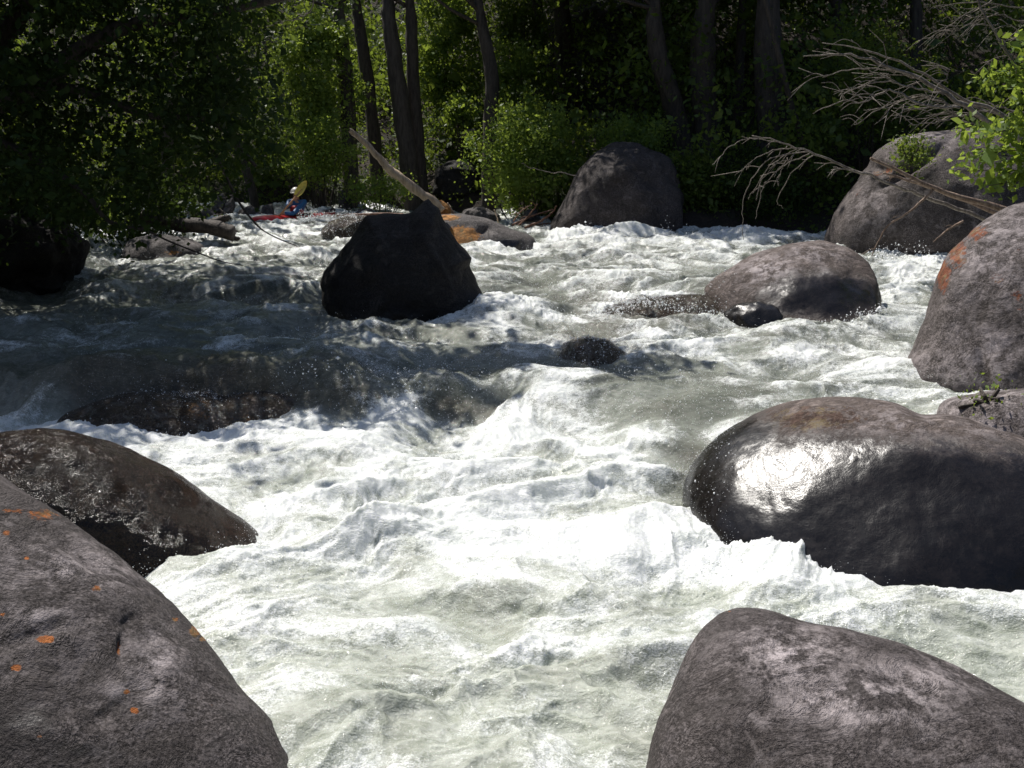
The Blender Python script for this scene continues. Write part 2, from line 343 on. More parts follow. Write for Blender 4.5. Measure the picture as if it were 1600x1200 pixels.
rock('boulder', 'low dark lobe of rock at the foot of the rounded midstream boulder',
     [(1128, 490), (1150, 474), (1190, 470), (1225, 480), (1243, 500), (1235, 530), (1180, 540), (1135, 520)],
     11.75, .3, MR_dark, shear=.3, seed=8, sub=5, wetline=1, wet=[(1180, 490, 200, 60, 1)])
rock('boulder', 'large grey boulder under the dead branches on the right bank',
     [(1286, 375), (1300, 335), (1335, 290), (1362, 245), (1375, 232), (1400, 218), (1450, 204), (1510, 200), (1570, 212), (1630, 260), (1660, 350), (1630, 430), (1500, 450), (1380, 445), (1300, 425)],
     18.2, 1.3, MR_tall, shear=.25, e=.85, amp=.03, seed=9, sub=7, smooth=1.5, wetline=.3, ridge=.0,
     lichen=[(1340, 300, 25, 40, .30), (1385, 262, 30, 10, .42), (1365, 270, 12, 12, .4), (1500, 235, 25, 8, .35)],
     dents=[(1420, 262, 50, 7, -35, -.22), (1375, 262, 18, 10, 10, -.15), (1450, 240, 45, 16, -25, -.08)], pale=[(1430, 215, 50, 12, .8), (1370, 330, 40, 40, .4)])
rock('boulder', 'dark dome shaped boulder in the shade under the far bank trees',
     [(845, 372), (868, 335), (890, 298), (905, 262), (930, 238), (965, 222), (1005, 226), (1045, 245), (1065, 290), (1070, 350), (1050, 395), (960, 405), (870, 400)],
     21.8, 1.2, MR_grey, shear=.3, e=.85, amp=.05, seed=10, sub=6, wetline=.3, amp2=.6, ridge=.02)
rock('boulder', 'black angular boulder standing alone in midstream with a ridged peak',
     [(502, 445), (504, 480), (520, 540), (600, 575), (700, 565), (790, 520), (768, 486), (748, 450), (735, 415), (739, 402), (716, 376), (697, 350), (685, 326), (668, 312), (654, 322), (640, 332), (600, 332), (572, 337), (550, 370), (525, 402), (507, 425)],
     12.5, .75, MR_dark, shear=.05, e=.9, amp=.03, seed=11, sub=7, smooth=.3, centre=(630, 450), wetline=.4, amp2=.5, ridge=.01,
     dents=[(690, 430, 8, 70, -25, .05), (600, 400, 40, 60, 20, -.04), (640, 350, 18, 10, 0, -.05), (560, 460, 14, 60, 5, -.03)], lichen=[(680, 440, 6, 50, .18)])
rock('boulder', 'orange stained grey rock with a shiny nose behind the black boulder',
     [(650, 345), (680, 336), (720, 334), (760, 341), (785, 352), (808, 362), (832, 368), (839, 388), (830, 410), (740, 425), (680, 420), (640, 385)],
     18.9, .6, MR_bank, shear=.6, amp=.04, seed=12, sub=6, smooth=1.5, wetline=.2, wet=[(790, 385, 40, 14, .9)],
     lichen=[(718, 368, 40, 18, .7), (700, 340, 26, 7, .6)], dents=[(755, 360, 12, 8, 0, -.12), (805, 378, 10, 10, 0, .05)])
rock('rock', 'small rusty orange rock at the foot of the leaning driftwood log', [(655, 330), (672, 317), (690, 312), (704, 324), (706, 345), (670, 350)], 19.6, .25, MR_bank, 'rock', seed=13, sub=5,
     lichen=[(688, 325, 40, 30, .8)], wetline=.02)
rock('boulder', 'small round brown rock barely above the foam in mid river',
     [(866, 556), (882, 534), (915, 525), (948, 530), (986, 556), (980, 590), (900, 600), (860, 590)], 10.3, .4, MR_film, shear=.5, seed=14, sub=6, wetline=2, wet=[(920, 545, 200, 100, 1)])
rock('boulder', 'long low rock under a thin sheet of water left of the rounded boulder',
     [(915, 505), (945, 480), (1000, 465), (1070, 460), (1130, 464), (1145, 500), (1110, 540), (980, 545), (925, 530)], 12.3, .5, MR_film, shear=.55, seed=15, sub=6, wetline=2, wet=[(1030, 480, 300, 100, 1)], amp=.07)
rock('boulder', 'wide drowned rock ledge with water spilling over it at left',
     [(60, 675), (110, 640), (180, 618), (260, 612), (330, 620), (420, 606), (480, 622), (560, 652), (575, 690), (500, 730), (400, 740), (200, 730), (80, 710)], 8.95, .5, MR_film, shear=.5, seed=16, sub=7, wetline=2,
     wet=[(300, 640, 500, 200, 1)], amp=.06, amp2=.8, lichen=[(310, 640, 70, 30, .36), (390, 655, 60, 24, .34)])
rock('boulder', 'low wet rock washed by water beside the kayaker', [(498, 364), (515, 346), (540, 338), (585, 338), (610, 360), (590, 390), (520, 385)], 20.2, .5, MR_film, seed=17, sub=5, wetline=2, wet=[(540, 360, 100, 60, 1)], amp=.06)
rock('boulder', 'flat topped brown rock at the edge of the left bank', [(186, 402), (200, 376), (240, 365), (292, 371), (321, 384), (319, 404), (290, 430), (220, 435)], 17.4, .5, MR_bank, shear=.5, seed=18, sub=6,
     wetline=.2, lichen=[(270, 395, 30, 8, .4)])
rock('boulder', 'black bank boulder in deep shade at the left edge', [(-80, 445), (-90, 350), (-20, 322), (50, 330), (105, 345), (138, 380), (132, 425), (100, 460), (0, 470)], 14.4, .8, MR_dark, seed=19, sub=6, amp=.16, amp2=1.4)
small = [([(329, 335), (334, 309), (349, 302), (356, 318), (350, 338)], 24.5, 'pale angular rock, left half of the split pair upstream of the kayaker'),
         ([(344, 338), (352, 318), (364, 306), (368, 322), (362, 338)], 24.4, 'pale angular rock, right half of the split pair upstream of the kayaker'),
         ([(298, 342), (310, 328), (330, 325), (342, 342)], 23.8, 'low grey rock below the split pair of pale rocks'),
         ([(366, 352), (374, 328), (392, 320), (408, 334), (412, 352)], 24.6, 'dim grey rock at the waterline left of the kayak bow'),
         ([(404, 344), (410, 322), (425, 318), (432, 344)], 25.2, 'small shaded rock just behind the kayak bow'),
         ([(496, 342), (505, 328), (522, 325), (536, 342)], 24.5, 'small rounded rock right of the kayaker'),
         ([(530, 334), (528, 300), (538, 296), (549, 312), (556, 336)], 25.4, 'upright tan slab of rock right of the kayaker'),
         ([(546, 340), (560, 327), (580, 326), (596, 342)], 24.2, 'small flat pale rock behind the thin floating log'),
         ([(150, 330), (160, 303), (178, 292), (190, 296), (204, 330)], 22.5, 'grey rock with a mossy front among the dark leaves at upper left'),
         ([(812, 345), (822, 328), (838, 327), (846, 345)], 23.0, 'small round rock by the tangle of red sticks'),
         ([(716, 350), (725, 328), (752, 322), (780, 335), (785, 352)], 23.5, 'dark rounded rock behind the orange stained rock'),
         ([(676, 300), (682, 262), (700, 252), (728, 250), (748, 262), (756, 300), (740, 320), (690, 320)], 27.5, 'big dim boulder in the hollow between the forked and the bent trunk'),
         ([(724, 212), (730, 202), (742, 200), (752, 212)], 27.6, 'small pale rock on the bank left of the bent tree trunk'),
         ([(915, 190), (922, 176), (940, 172), (955, 190)], 29.5, 'small sunlit stone on the dark slope above the dome shaped boulder')]
for i, (ol, D, lab) in enumerate(small):
    rock('rock', lab, ol, D, .35 if i != 11 else .9, MR_bank if i != 11 else MR_dark, 'rock', seed=30+i, sub=5 if i != 11 else 6, e=.7, amp=.08, smooth=1.2, wetline=.12, amp2=1., shear=.2)

# ------------------------------------------------------------------ water
NCw, NRw = 1500, 1250
uu = np.linspace(-1, 1, NCw); tt = np.linspace(0, 1, NRw)
DD = 1.4*np.exp(tt*math.log(28.5/1.4))
X = uu[None, :]*(0.60*DD[:, None]+1.0); Y = np.repeat(DD[:, None], NCw, 1)
base = level(X, Y)
px0, py0 = proj(np.stack([X, Y, base], -1))
def gb(cx, cy, rx, ry, rot=0):
    ca, sa = math.cos(math.radians(rot)), math.sin(math.radians(rot))
    ex = ((px0-cx)*ca+(py0-cy)*sa)/rx; ey = (-(px0-cx)*sa+(py0-cy)*ca)/ry
    return np.exp(-(ex**2+ey**2))
# warped coordinates so patterns follow the current
wx = X+.35*pnoise2(X*.7, Y*.7, 21)+.10*pnoise2(X*2.3, Y*2.3, 22)
wy = Y+.35*pnoise2(X*.7+5, Y*.7, 23)+.10*pnoise2(X*2.3, Y*2.3+9, 24)
def ridged(x, y, s): return 1-np.abs(pnoise2(x, y, s))*2
swell = ridged(wx*.55, wy*1.05, 31)*.10+pnoise2(wx*1.0, wy*1.7, 32)*.08
chop = ridged(wx*1.9, wy*2.8, 33)*.034+ridged(wx*3.7+3, wy*5., 34)*.014
fine = ridged(wx*8, wy*9, 35)*.008+ridged(wx*17, wy*20, 36)*.003+pnoise2(X*36, Y*38, 37)*.0012
feat = np.zeros_like(X)
humps = [ # px, py, rx, ry, rot, metres
 (525, 578, 90, 20, 6, .12), (690, 600, 60, 22, 5, .13), (800, 604, 70, 18, 0, .06), (930, 600, 120, 14, 6, .05), (700, 575, 180, 14, 3, -.05), (290, 594, 230, 20, 3, .13), (110, 590, 90, 16, -5, .05),
 (800, 505, 70, 16, 0, .13), (960, 512, 80, 14, 0, .06), (1290, 525, 110, 16, -8, .12), (960, 382, 90, 9, 0, .16), (1040, 395, 90, 8, 0, .07), (1180, 382, 60, 8, 0, .12), (1430, 440, 60, 18, 0, .10),
 (525, 350, 50, 6, 0, .12), (420, 392, 60, 8, 0, .10), (300, 445, 90, 12, 0, .10), (380, 462, 150, 12, 5, .12), (120, 455, 90, 13, 10, .12), (560, 395, 60, 9, 0, .05),
 (770, 950, 120, 18, 5, .10), (960, 975, 80, 18, 10, .09), (620, 1000, 120, 22, -8, .06), (1000, 1060, 120, 18, -12, .06), (560, 840, 120, 24, 8, .06), (880, 760, 100, 20, -10, .05), (1180, 880, 90, 18, 5, .03), (1400, 905, 150, 16, 0, .0), (330, 890, 100, 14, -5, .05), (240, 705, 160, 12, 3, .05), (600, 690, 60, 20, -30, .10),
 (760, 720, 160, 20, 0, -.04), (1010, 830, 50, 40, 30, .05), (1060, 850, 40, 24, 0, .05), (840, 440, 60, 30, 30, -.12), (860, 470, 40, 20, -30, .08), (760, 500, 40, 14, 0, .08), (700, 1110, 200, 12, -12, .05), (850, 1060, 200, 10, -14, -.03), (420, 850, 80, 20, 20, -.05)]
for h in humps: feat += h[5]*gb(*h[:5])
calm = np.clip(gb(1080, 640, 200, 30, -6)+gb(960, 585, 260, 16, 3)+gb(1090, 720, 45, 90, 15)+.7*gb(400, 800, 70, 60, 40), 0, 1)
rough = 1-.65*calm
H = base+feat+(swell*np.interp(Y, [0, 8, 12, 28], [.8, .95, 1.1, 1.5])+chop*np.interp(Y, [0, 12, 28], [1, 1.2, 1.9])+fine)*rough
# foam: 1 = white froth, 0 = clear grey-green water
fn = pnoise2(wx*1.3, wy*2.2, 41)*.5+pnoise2(wx*3.1, wy*5, 42)*.35+pnoise2(wx*8, wy*12, 43)*.25+pnoise2(X*22, Y*26, 44)*.18
bias = np.interp(py0, [330, 380, 450, 540, 600, 690, 800, 900, 960, 1100, 1250], [.15, .1, .02, -.02, .1, .38, .54, .55, .22, .0, -.04])
bias = bias+.14*sstep(700, 900, px0)*sstep(640, 560, py0)
foam = bias+fn+(swell+chop-.07)*3.0+feat*1.2
for (cx, cy, rx, ry, rot, am) in [
  (820, 965, 90, 18, 5, -.45), (990, 985, 70, 18, 8, -.4), (650, 1030, 140, 24, -8, -.3), (880, 1090, 160, 24, -12, -.3), (540, 1130, 120, 30, 0, -.2), (80, 600, 80, 20, 0, -.5), (270, 600, 260, 26, 2, -.5), (70, 640, 70, 36, 0, -.4), (300, 640, 240, 34, 2, -.5), (1080, 740, 60, 90, 8, -.6), (1090, 640, 160, 24, -8, -.45), (1085, 740, 40, 80, 12, -.45), (380, 790, 55, 60, 45, -.25), (440, 870, 60, 30, 0, -.25), (640, 590, 220, 10, 0, -.5), (950, 580, 240, 14, 3, -.5),
  (640, 690, 500, 14, 0, .25), (1250, 905, 350, 22, 3, .45), (240, 700, 260, 12, 3, .45), (800, 505, 80, 12, 0, .5), (600, 665, 60, 26, -25, .5), (720, 640, 60, 16, 5, -.4), (480, 610, 110, 26, 10, -.35),
  (1300, 580, 130, 26, 0, .45), (1420, 440, 50, 26, 0, .45), (1120, 860, 60, 24, 0, .5), (330, 900, 120, 24, 0, -.15), (250, 530, 400, 60, 0, -.15), (830, 450, 60, 36, 30, -.25), (450, 370, 100, 20, 0, .25),
  (550, 500, 300, 14, 0, -.1), (1000, 900, 350, 50, 0, .25), (700, 800, 300, 60, 0, .2), (960, 540, 200, 14, 0, .3), (980, 385, 250, 12, 0, .2), (340, 910, 40, 14, 10, -.35), (800, 400, 60, 10, 0, .3)]:
    foam += am*gb(cx, cy, rx, ry, rot)
foam = np.clip(foam+.18, 0, 1)
bed = np.clip(1.1*gb(300, 628, 230, 42, 2)+gb(925, 548, 70, 24)+gb(1020, 492, 110, 26)+.7*gb(720, 640, 60, 20, 5)+.5*gb(545, 360, 60, 14)+.5*gb(1085, 720, 30, 60, 10)+pnoise2(wx*2.5, wy*2.5, 65)*.3, 0, 1)
lines = [ # polyline px, D, count, height m
 ([(1095, 855), (1180, 880), (1300, 905), (1420, 900), (1530, 900), (1600, 880)], 6.1, 2600, .12),
 ([(1500, 890), (1600, 860)], 6.0, 260, .30),
 ([(80, 685), (250, 690), (420, 690), (540, 690)], 8.6, 1500, .10),
 ([(430, 580), (520, 572), (580, 585), (690, 598), (760, 606)], 9.3, 220, .10),
 ([(540, 690), (600, 655), (640, 630)], 8.9, 900, .2),
 ([(700, 510), (760, 490), (830, 500), (900, 510)], 11.9, 1400, .16),
 ([(230, 890), (300, 875), (420, 860)], 6.2, 500, .06),
 ([(920, 500), (1000, 470), (1130, 490)], 12.1, 900, .12),
 ([(860, 380), (960, 370), (1100, 380), (1200, 385)], 19.5, 900, .22),
 ([(1370, 400), (1420, 415), (1480, 425)], 16.5, 700, .25),
 ([(460, 350), (500, 340), (560, 342)], 22., 600, .25),
 ([(860, 555), (920, 560), (990, 555)], 10.4, 400, .08),
 ([(1240, 505), (1310, 492), (1380, 480)], 11.6, 500, .08)]
edge = np.zeros_like(X)
for pl, D_, cnt, hgt in lines:
    for (ax_, ay_), (bx_, by_) in zip(pl[:-1], pl[1:]):
        L2 = (bx_-ax_)**2+(by_-ay_)**2; t_ = np.clip(((px0-ax_)*(bx_-ax_)+(py0-ay_)*(by_-ay_))/L2, 0, 1)
        wd = 150./D_
        edge = np.maximum(edge, np.exp(-((px0-ax_-t_*(bx_-ax_))**2+(2*(py0-ay_-t_*(by_-ay_)))**2)/wd**2/1.5)*min(1., hgt/.12))
aer = np.clip(np.interp(py0, [420, 600, 690, 780], [.15, .3, .85, 1.])+pnoise2(wx*1.1, wy*1.6, 49)*.25-.7*gb(1085, 740, 60, 90, 12)-.5*gb(640, 590, 260, 14)-.5*gb(1080, 640, 170, 26, -6)-.5*gb(720, 640, 70, 20, 5)-.5*gb(480, 620, 120, 30, 10)-.8*gb(250, 620, 280, 50, 0), 0, 1)
# frothy lumps where white
lump = (ridged(wx*9, wy*10, 45)*.008+ridged(X*21, Y*22, 46)*.0025+pnoise2(X*48, Y*48, 47)*.0012)*sstep(.35, .9, foam)
lump *= np.interp(Y, [0, 9, 28], [.8, 1.1, 2.2])
spk = .6*(np.clip(ridged(wx*4.5, wy*4.5, 61), 0, 1)**2*.045+np.clip(ridged(X*13, Y*13, 62), 0, 1)**3*.035+np.clip(pnoise2(X*34, Y*34, 63), 0, 1)*.018)*edge
foam = np.clip(foam+edge*.45-.25*bed*(1-edge), 0, 1)
H = H+lump+spk*np.interp(Y, [0, 8, 24], [.8, .8, 1.1])
dxc = (pnoise2(wx*3, wy*3, 51)*.032+pnoise2(X*10, Y*10, 52)*.012)*rough
dyc = (pnoise2(wx*3, wy*3, 53)*.032+pnoise2(X*10, Y*10, 54)*.012)*rough-feat*.15
WV = np.stack([X+dxc, Y+dyc, H], -1)
m = N('river_water'); vv = m.pos()
fo = m.attr('foam')
fl = m.n('ShaderNodeMapping', i_Vector=vv); fl.inputs['Rotation'].default_value = (0, 0, .35); fl.inputs['Scale'].default_value = (1, 1.7, 1)
n_f = m.noise(vv, 45, 4, .75); n_g = m.noise(fl.outputs[0], 6, 6, .7, 1.2); n_h = m.noise(fl.outputs[0], 18, 7, .78, 1.)
thr = m.math('ADD', m.math('MULTIPLY', m.math('SUBTRACT', n_h, .5), 1.5), m.math('MULTIPLY', m.math('SUBTRACT', n_f, .5), .5))
thr = m.math('ADD', thr, m.math('MULTIPLY', m.math('SUBTRACT', m.noise(vv, 110, 2, .6), .5), 1.5))
ff = m.ramp(m.math('ADD', fo, thr), .10, .95)
ae = m.attr('aerated')
wc = m.mix(ae, m.mix(m.ramp(n_g, .35, .65), (.085, .095, .075), (.16, .17, .14)), m.mix(m.ramp(n_g, .3, .7), (.29, .315, .255), (.53, .55, .49)))
wc = m.mix(m.math('MULTIPLY', m.attr('bed'), .85), wc, m.mix(m.ramp(n_h, .4, .62), (.035, .027, .017), (.10, .075, .042)))
wf = m.mix(m.ramp(m.noise(fl.outputs[0], 3, 6, .7, 1.), .3, .7), (.66, .69, .66), (.86, .87, .86))
m.set('Base Color', m.mix(ff, wc, wf))
m.set('Roughness', m.ramp(ff, 0, 1, .08, .32)); m.set('IOR', 1.33); m.set('Specular IOR Level', .6)
m.set('Subsurface Weight', .6); m.set('Subsurface Radius', (1., 1., .85)); m.set('Subsurface Scale', .035)
hh = m.math('ADD', m.math('MULTIPLY', m.noise(fl.outputs[0], 26, 3, .6, .8), .8), m.math('MULTIPLY', m.noise(vv, 110, 2, .6), .42))
m.set('Normal', m.bump(hh, .9, .016))
MW = m.m
idx = np.arange(NRw*NCw).reshape(NRw, NCw)
wo = link('water', mesh_np('water', WV.reshape(-1, 3), quads(idx), [MW], True, {'foam': foam.ravel(), 'aerated': aer.ravel(), 'bed': bed.ravel()})); wo['kind'] = 'structure'

# ---- spray: droplets along crests and rock feet, plus white specks for sun glints
rng = np.random.default_rng(5)
octV = np.array([(1, 0, 0), (-1, 0, 0), (0, 1, 0), (0, -1, 0), (0, 0, 1), (0, 0, -1)], float)
octF = np.array([(0, 2, 4), (2, 1, 4), (1, 3, 4), (3, 0, 4), (2, 0, 5), (1, 2, 5), (3, 1, 5), (0, 3, 5)])
C_, R_ = [], []
for pl, D, cnt, hgt in lines:
    cnt = int(cnt*1.8); pl = np.array(pl, float); t = rng.uniform(0, len(pl)-1, cnt); k = np.minimum(t.astype(int), len(pl)-2); fr = (t-k)[:, None]
    q = pl[k]*(1-fr)+pl[k+1]*fr
    P = at(q[:, 0], q[:, 1], D); lv = level(P[:, 0], P[:, 1])
    cl = np.clip(pnoise2(t*6, t*0+D, 9)+.5, 0.1, 1.2)
    P = P+np.stack([rng.normal(0, .06, cnt), rng.normal(0, .22, cnt), np.abs(rng.normal(0, 1, cnt))*hgt*.6*cl], 1)
    C_.append(P); R_.append(np.exp(rng.normal(math.log(.0042), .45, cnt))*(D/8)**.5)
for Xs, den in GLINT:  # white specks laid on the wet rock as sun glints
    if len(Xs) < 10: continue
    k = rng.integers(0, len(Xs), int(900*den)); Dg = Xs[k][:, 1]
    C_.append(Xs[k]+rng.normal(0, .012, (len(k), 3))); R_.append(np.exp(rng.normal(math.log(.0020), .5, len(k)))*(Dg/8))
nn = 70000                                                     # added white specks over the whole rapid, standing in for sun glints
D = 4.2*np.exp(rng.random(nn)*math.log(22/4.2)); xx = rng.uniform(-.45, .45, nn)*D
C_.append(np.stack([xx, D, level(xx, D)+np.abs(rng.normal(0, .06, nn))+.03], 1)); R_.append(np.exp(rng.normal(math.log(.0019), .4, nn))*(D/5)**.6)
C_ = np.concatenate(C_); R_ = np.concatenate(R_)
SV = (C_[:, None]+octV[None]*R_[:, None, None]*rng.uniform(.6, 1.4, (len(R_), 1, 3))).reshape(-1, 3); SF = (octF[None]+6*np.arange(len(R_))[:, None, None]).reshape(-1, 3)
ms = N('spray_and_glints'); ms.set('Base Color', (.9, .92, .93)); ms.set('Roughness', .15)
spo = link('spray_and_glints', mesh_np('spray_and_glints', SV, SF, [ms.m])); spo['kind'] = 'stuff'; spo['label'] = 'white droplets thrown up where the rapid breaks, with added white specks for sun glints'

# ------------------------------------------------------------------ wood, trunks, branches
def tube(pts, rad, sides=8, seed=0, wob=.0, cap=True):
    pts = np.array(pts, float); rad = np.array(rad, float)
    n = len(pts); T = np.gradient(pts, axis=0); T /= np.linalg.norm(T, axis=1)[:, None]+1e-9
    ref = np.array([0, 1., 0]) if abs(T[:, 1]).mean() < .8 else np.array([1., 0, 0])
    A = np.cross(T, ref); A /= np.linalg.norm(A, axis=1)[:, None]+1e-9; B = np.cross(T, A)
    th = np.arange(sides)/sides*2*math.pi
    rr = rad[:, None]*(1+wob*pnoise(np.cos(th)[None]*1.3+seed, np.sin(th)[None]*1.3, (np.arange(n)*.35)[:, None], seed))
    V = pts[:, None]+rr[..., None]*(np.cos(th)[None, :, None]*A[:, None]+np.sin(th)[None, :, None]*B[:, None])
    V = V.reshape(-1, 3); i = np.arange(n*sides).reshape(n, sides)
    Fq = np.stack([i[:-1], np.roll(i[:-1], -1, 1), np.roll(i[1:], -1, 1), i[1:]], -1).reshape(-1, 4)
    if cap:
        V = np.concatenate([V, pts[:1], pts[-1:]]); a, b = n*sides, n*sides+1
        c1 = np.stack([np.full(sides, a), np.roll(i[0], -1), i[0], i[0]], -1); c2 = np.stack([np.full(sides, b), i[-1], np.roll(i[-1], -1), np.roll(i[-1], -1)], -1)
        Fq = np.concatenate([Fq, c1, c2])
    return V, Fq
def smoothpath(P, n):
    P = np.array(P, float); k = len(P); t = np.linspace(0, k-1, n); out = []
    for a in t:
        i = min(int(a), k-2); f = a-i; p0, p1, p2, p3 = P[max(i-1, 0)], P[i], P[i+1], P[min(i+2, k-1)]
        out.append(.5*((2*p1)+(-p0+p2)*f+(2*p0-5*p1+4*p2-p3)*f*f+(-p0+3*p1-3*p2+p3)*f**3))
    return np.array(out)
class Acc:
    def __init__(s): s.V = []; s.F = []; s.n = 0
    def add(s, VF):
        s.V.append(VF[0]); s.F.append(VF[1]+s.n); s.n += len(VF[0])
    def mesh(s, name, mat, origin, smooth=True):
        V = np.concatenate(s.V)-np.asarray(origin); Fq = np.concatenate(s.F)
        tri = Fq[:, 2] == Fq[:, 3]
        me = bpy.data.meshes.new(name)
        loops = np.concatenate([Fq[~tri].ravel(), Fq[tri][:, :3].ravel()]).astype(np.int32); nq, ntr = (~tri).sum(), tri.sum()
        me.vertices.add(len(V)); me.vertices.foreach_set('co', V.astype(np.float32).ravel())
        me.loops.add(len(loops)); me.loops.foreach_set('vertex_index', loops)
        me.polygons.add(int(nq+ntr)); ls = np.concatenate([np.arange(nq)*4, nq*4+np.arange(ntr)*3]).astype(np.int32)
        me.polygons.foreach_set('loop_start', ls)
        try: me.polygons.foreach_set('loop_total', np.concatenate([np.full(nq, 4), np.full(ntr, 3)]).astype(np.int32))
        except Exception: pass
        me.polygons.foreach_set('use_smooth', np.full(int(nq+ntr), smooth, bool)); me.update(calc_edges=True)
        me.materials.append(mat); return me

MB_dark = wood_mat('bark_dark', (.045, .035, .03), (.085, .07, .058))
MB_mid = wood_mat('bark_brown', (.04, .031, .025), (.075, .06, .048))
MB_dead = wood_mat('dead_wood', (.17, .14, .115), (.30, .26, .22), .8)
MB_drift = wood_mat('driftwood', (.34, .25, .17), (.46, .36, .26), .6)
MB_stub = wood_mat('reddish_dead_wood', (.20, .13, .09), (.33, .24, .18), .8)
MB_red = wood_mat('red_sticks', (.16, .075, .045), (.24, .12, .07), .6)

def leaves(n, centres, spread, size, seed, flat=1.0, droop=0.):
    """n leaf blades (pointed 6-gon halves folded as two quads -> 1 rhombic quad each) scattered in twig clusters"""
    r = np.random.default_rng(seed); k = r.integers(0, len(centres), n)
    P = centres[k]+r.normal(0, 1, (n, 3))*spread*np.array([1, 1, flat])
    d = r.normal(0, 1, (n, 3)); d[:, 2] -= droop; d /= np.linalg.norm(d, axis=1)[:, None]
    s = r.normal(0, 1, (n, 3))+np.array([0, 0, .0]); s = np.cross(d, s); s /= np.linalg.norm(s, axis=1)[:, None]
    L = size*np.exp(r.normal(-.05, .42, n))[:, None]
    V = np.stack([P, P+d*L*.45+s*L*.30, P+d*L, P+d*L*.45-s*L*.30], 1).reshape(-1, 3)
    return V, np.arange(4*n).reshape(-1, 4)
def cluster_centres(n, rad, seed, hollow=.3):
    r = np.random.default_rng(seed); d = r.normal(0, 1, (n, 3)); d /= np.linalg.norm(d, axis=1)[:, None]
    q = (hollow+(1-hollow)*r.random(n)**.6)[:, None]
    P = d*q*(1+.75*pnoise(d[:, 0]*1.6+seed, d[:, 1]*1.6, d[:, 2]*1.6, seed+3))[:, None]
    keep = pnoise(P[:, 0]*2.2+seed, P[:, 1]*2.2, P[:, 2]*2.2, seed) > -.22
    return P[keep]*np.asarray(rad)

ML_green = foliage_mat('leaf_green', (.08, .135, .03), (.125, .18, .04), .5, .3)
ML_bright = foliage_mat('leaf_bright', (.12, .205, .045), (.22, .31, .075), .5, .4)  # leaf green lightened so the sunlit bushes look lit
ML_dark = foliage_mat('leaf_dark', (.028, .050, .015), (.05, .085, .022), .32)  # leaf green darkened, shade put into the colour of dim foliage

crown_meshes = []
for k in range(3):
    V, Fq = leaves(16000, cluster_centres(420, (2.6, 2.6, 2.1), 60+k), .22, .10, 70+k)
    crown_meshes.append(mesh_np('crown', V, Fq, [ML_green], False))
def tree(label, pts, D, rpx, crowns=(), mat=None, name='tree', extra=(), top=7.5, leafy=()):
    """pts: trunk axis in px from foot upward, at depth D; continues upward out of frame"""
    mat = mat or MB_dark
    P = [at(x, y, D) for x, y in pts]
    sc = D/F
    dirv = P[-1]-P[-2]; dirv /= np.linalg.norm(dirv)
    foot = P[0].copy(); gz = float(ground_z(foot[0], foot[1])); 
    if foot[2] > gz-.2: P = [np.array([foot[0], foot[1], gz-.2])]+P
    tp = P[-1]+dirv*max(1., (top-P[-1][2])); P.append(tp)
    path = smoothpath(P, 40); rr = np.interp(np.linspace(0, 1, 40), [0, .05, .15, .6, 1], [1.35, 1.15, 1, .85, .45])*rpx*sc
    root = empty(name, (P[0][0], P[0][1], P[0][2]), label, 'tree')
    A = Acc(); A.add(tube(path, rr, 12, seed=int(pts[0][0]), wob=.22))
    o0 = np.array(root.location)
    for (ex, er) in extra:
        ep = smoothpath([at(x, y, D) for x, y in ex], 16); A.add(tube(ep, np.linspace(er[0], er[1], 16)*sc, 7, 3, .2))
    # hidden upper limbs
    r = np.random.default_rng(int(pts[0][0]*7+D))
    for q in range(5):
        i = r.integers(30, 39); d = np.array([r.normal(), r.normal(), .8]); d /= np.linalg.norm(d)
        A.add(tube(smoothpath([path[i], path[i]+d*1.2, path[i]+d*2.2+[0, 0, .4]], 8), np.linspace(.06, .012, 8), 5))
    link('trunk', A.mesh('trunk', mat, o0), root)
    for (dx, dy, dz, s) in crowns:
        c = link('crown', crown_meshes[int(r.integers(0, 3))], root, tp-o0+np.array([dx, dy+3.2, dz+1.2])); c.scale = (s, s, s); c.rotation_euler = (0, 0, float(r.uniform(0, 6)))
    return root

cr = [(0, 2.5, 2.5, 1.2), (-2, 4, 2., 1.0), (2, 2.5, 2., 1.0)]
CR = [(-1.2, 0, 1.2, 1.4), (1.2, .5, .6, 1.3), (-1, 3, 4, 1.5), (-3.2, -1.5, .6, 1.1)]  # unseen crowns, enlarged and offset sunward to shade the right bank
tree('upright dark trunk, left one of the close pair at upper left of centre', [(551, 330), (546, 240), (541, 150), (534, 60), (528, 0)], 27, 13, ())
tree('slimmer trunk leaning against the right side of the close pair', [(592, 330), (586, 230), (575, 130), (563, 50), (556, 0)], 28, 10, ())
tree('dark trunk, left stem of the tall double trunk behind the leaning log', [(645, 320), (634, 220), (620, 120), (609, 40), (606, 0)], 26.5, 14, ())
tree('straight slimmer trunk, right stem of the double trunk behind the leaning log', [(660, 320), (652, 220), (645, 110), (643, 40), (640, 0)], 27, 11, ())
tree('single bent brown trunk left of the sunlit bush', [(762, 330), (766, 240), (767, 170), (768, 110), (757, 60), (747, 0)], 25.5, 12, (), MB_mid)
tree('dim trunk in deep shade right of the bent brown trunk', [(850, 260), (846, 160), (842, 80), (838, 0)], 33, 11, ())
tree('wide dim trunk above the dome shaped boulder', [(893, 240), (888, 150), (882, 70), (876, 0)], 31, 16, CR)
tree('thick grey trunk that curves left, above the dome shaped boulder on its right', [(1078, 300), (1066, 220), (1048, 150), (1030, 90), (1022, 40), (1022, 0)], 24.5, 16, CR, MB_mid)
tree('broad furrowed trunk just right of the curving grey trunk', [(1108, 330), (1106, 230), (1100, 140), (1098, 60), (1104, 0)], 24.5, 21, CR, MB_mid)
tree('slim dark trunk against a bright gap right of the broad furrowed trunk', [(1150, 320), (1152, 200), (1156, 100), (1160, 0)], 27, 8, CR)
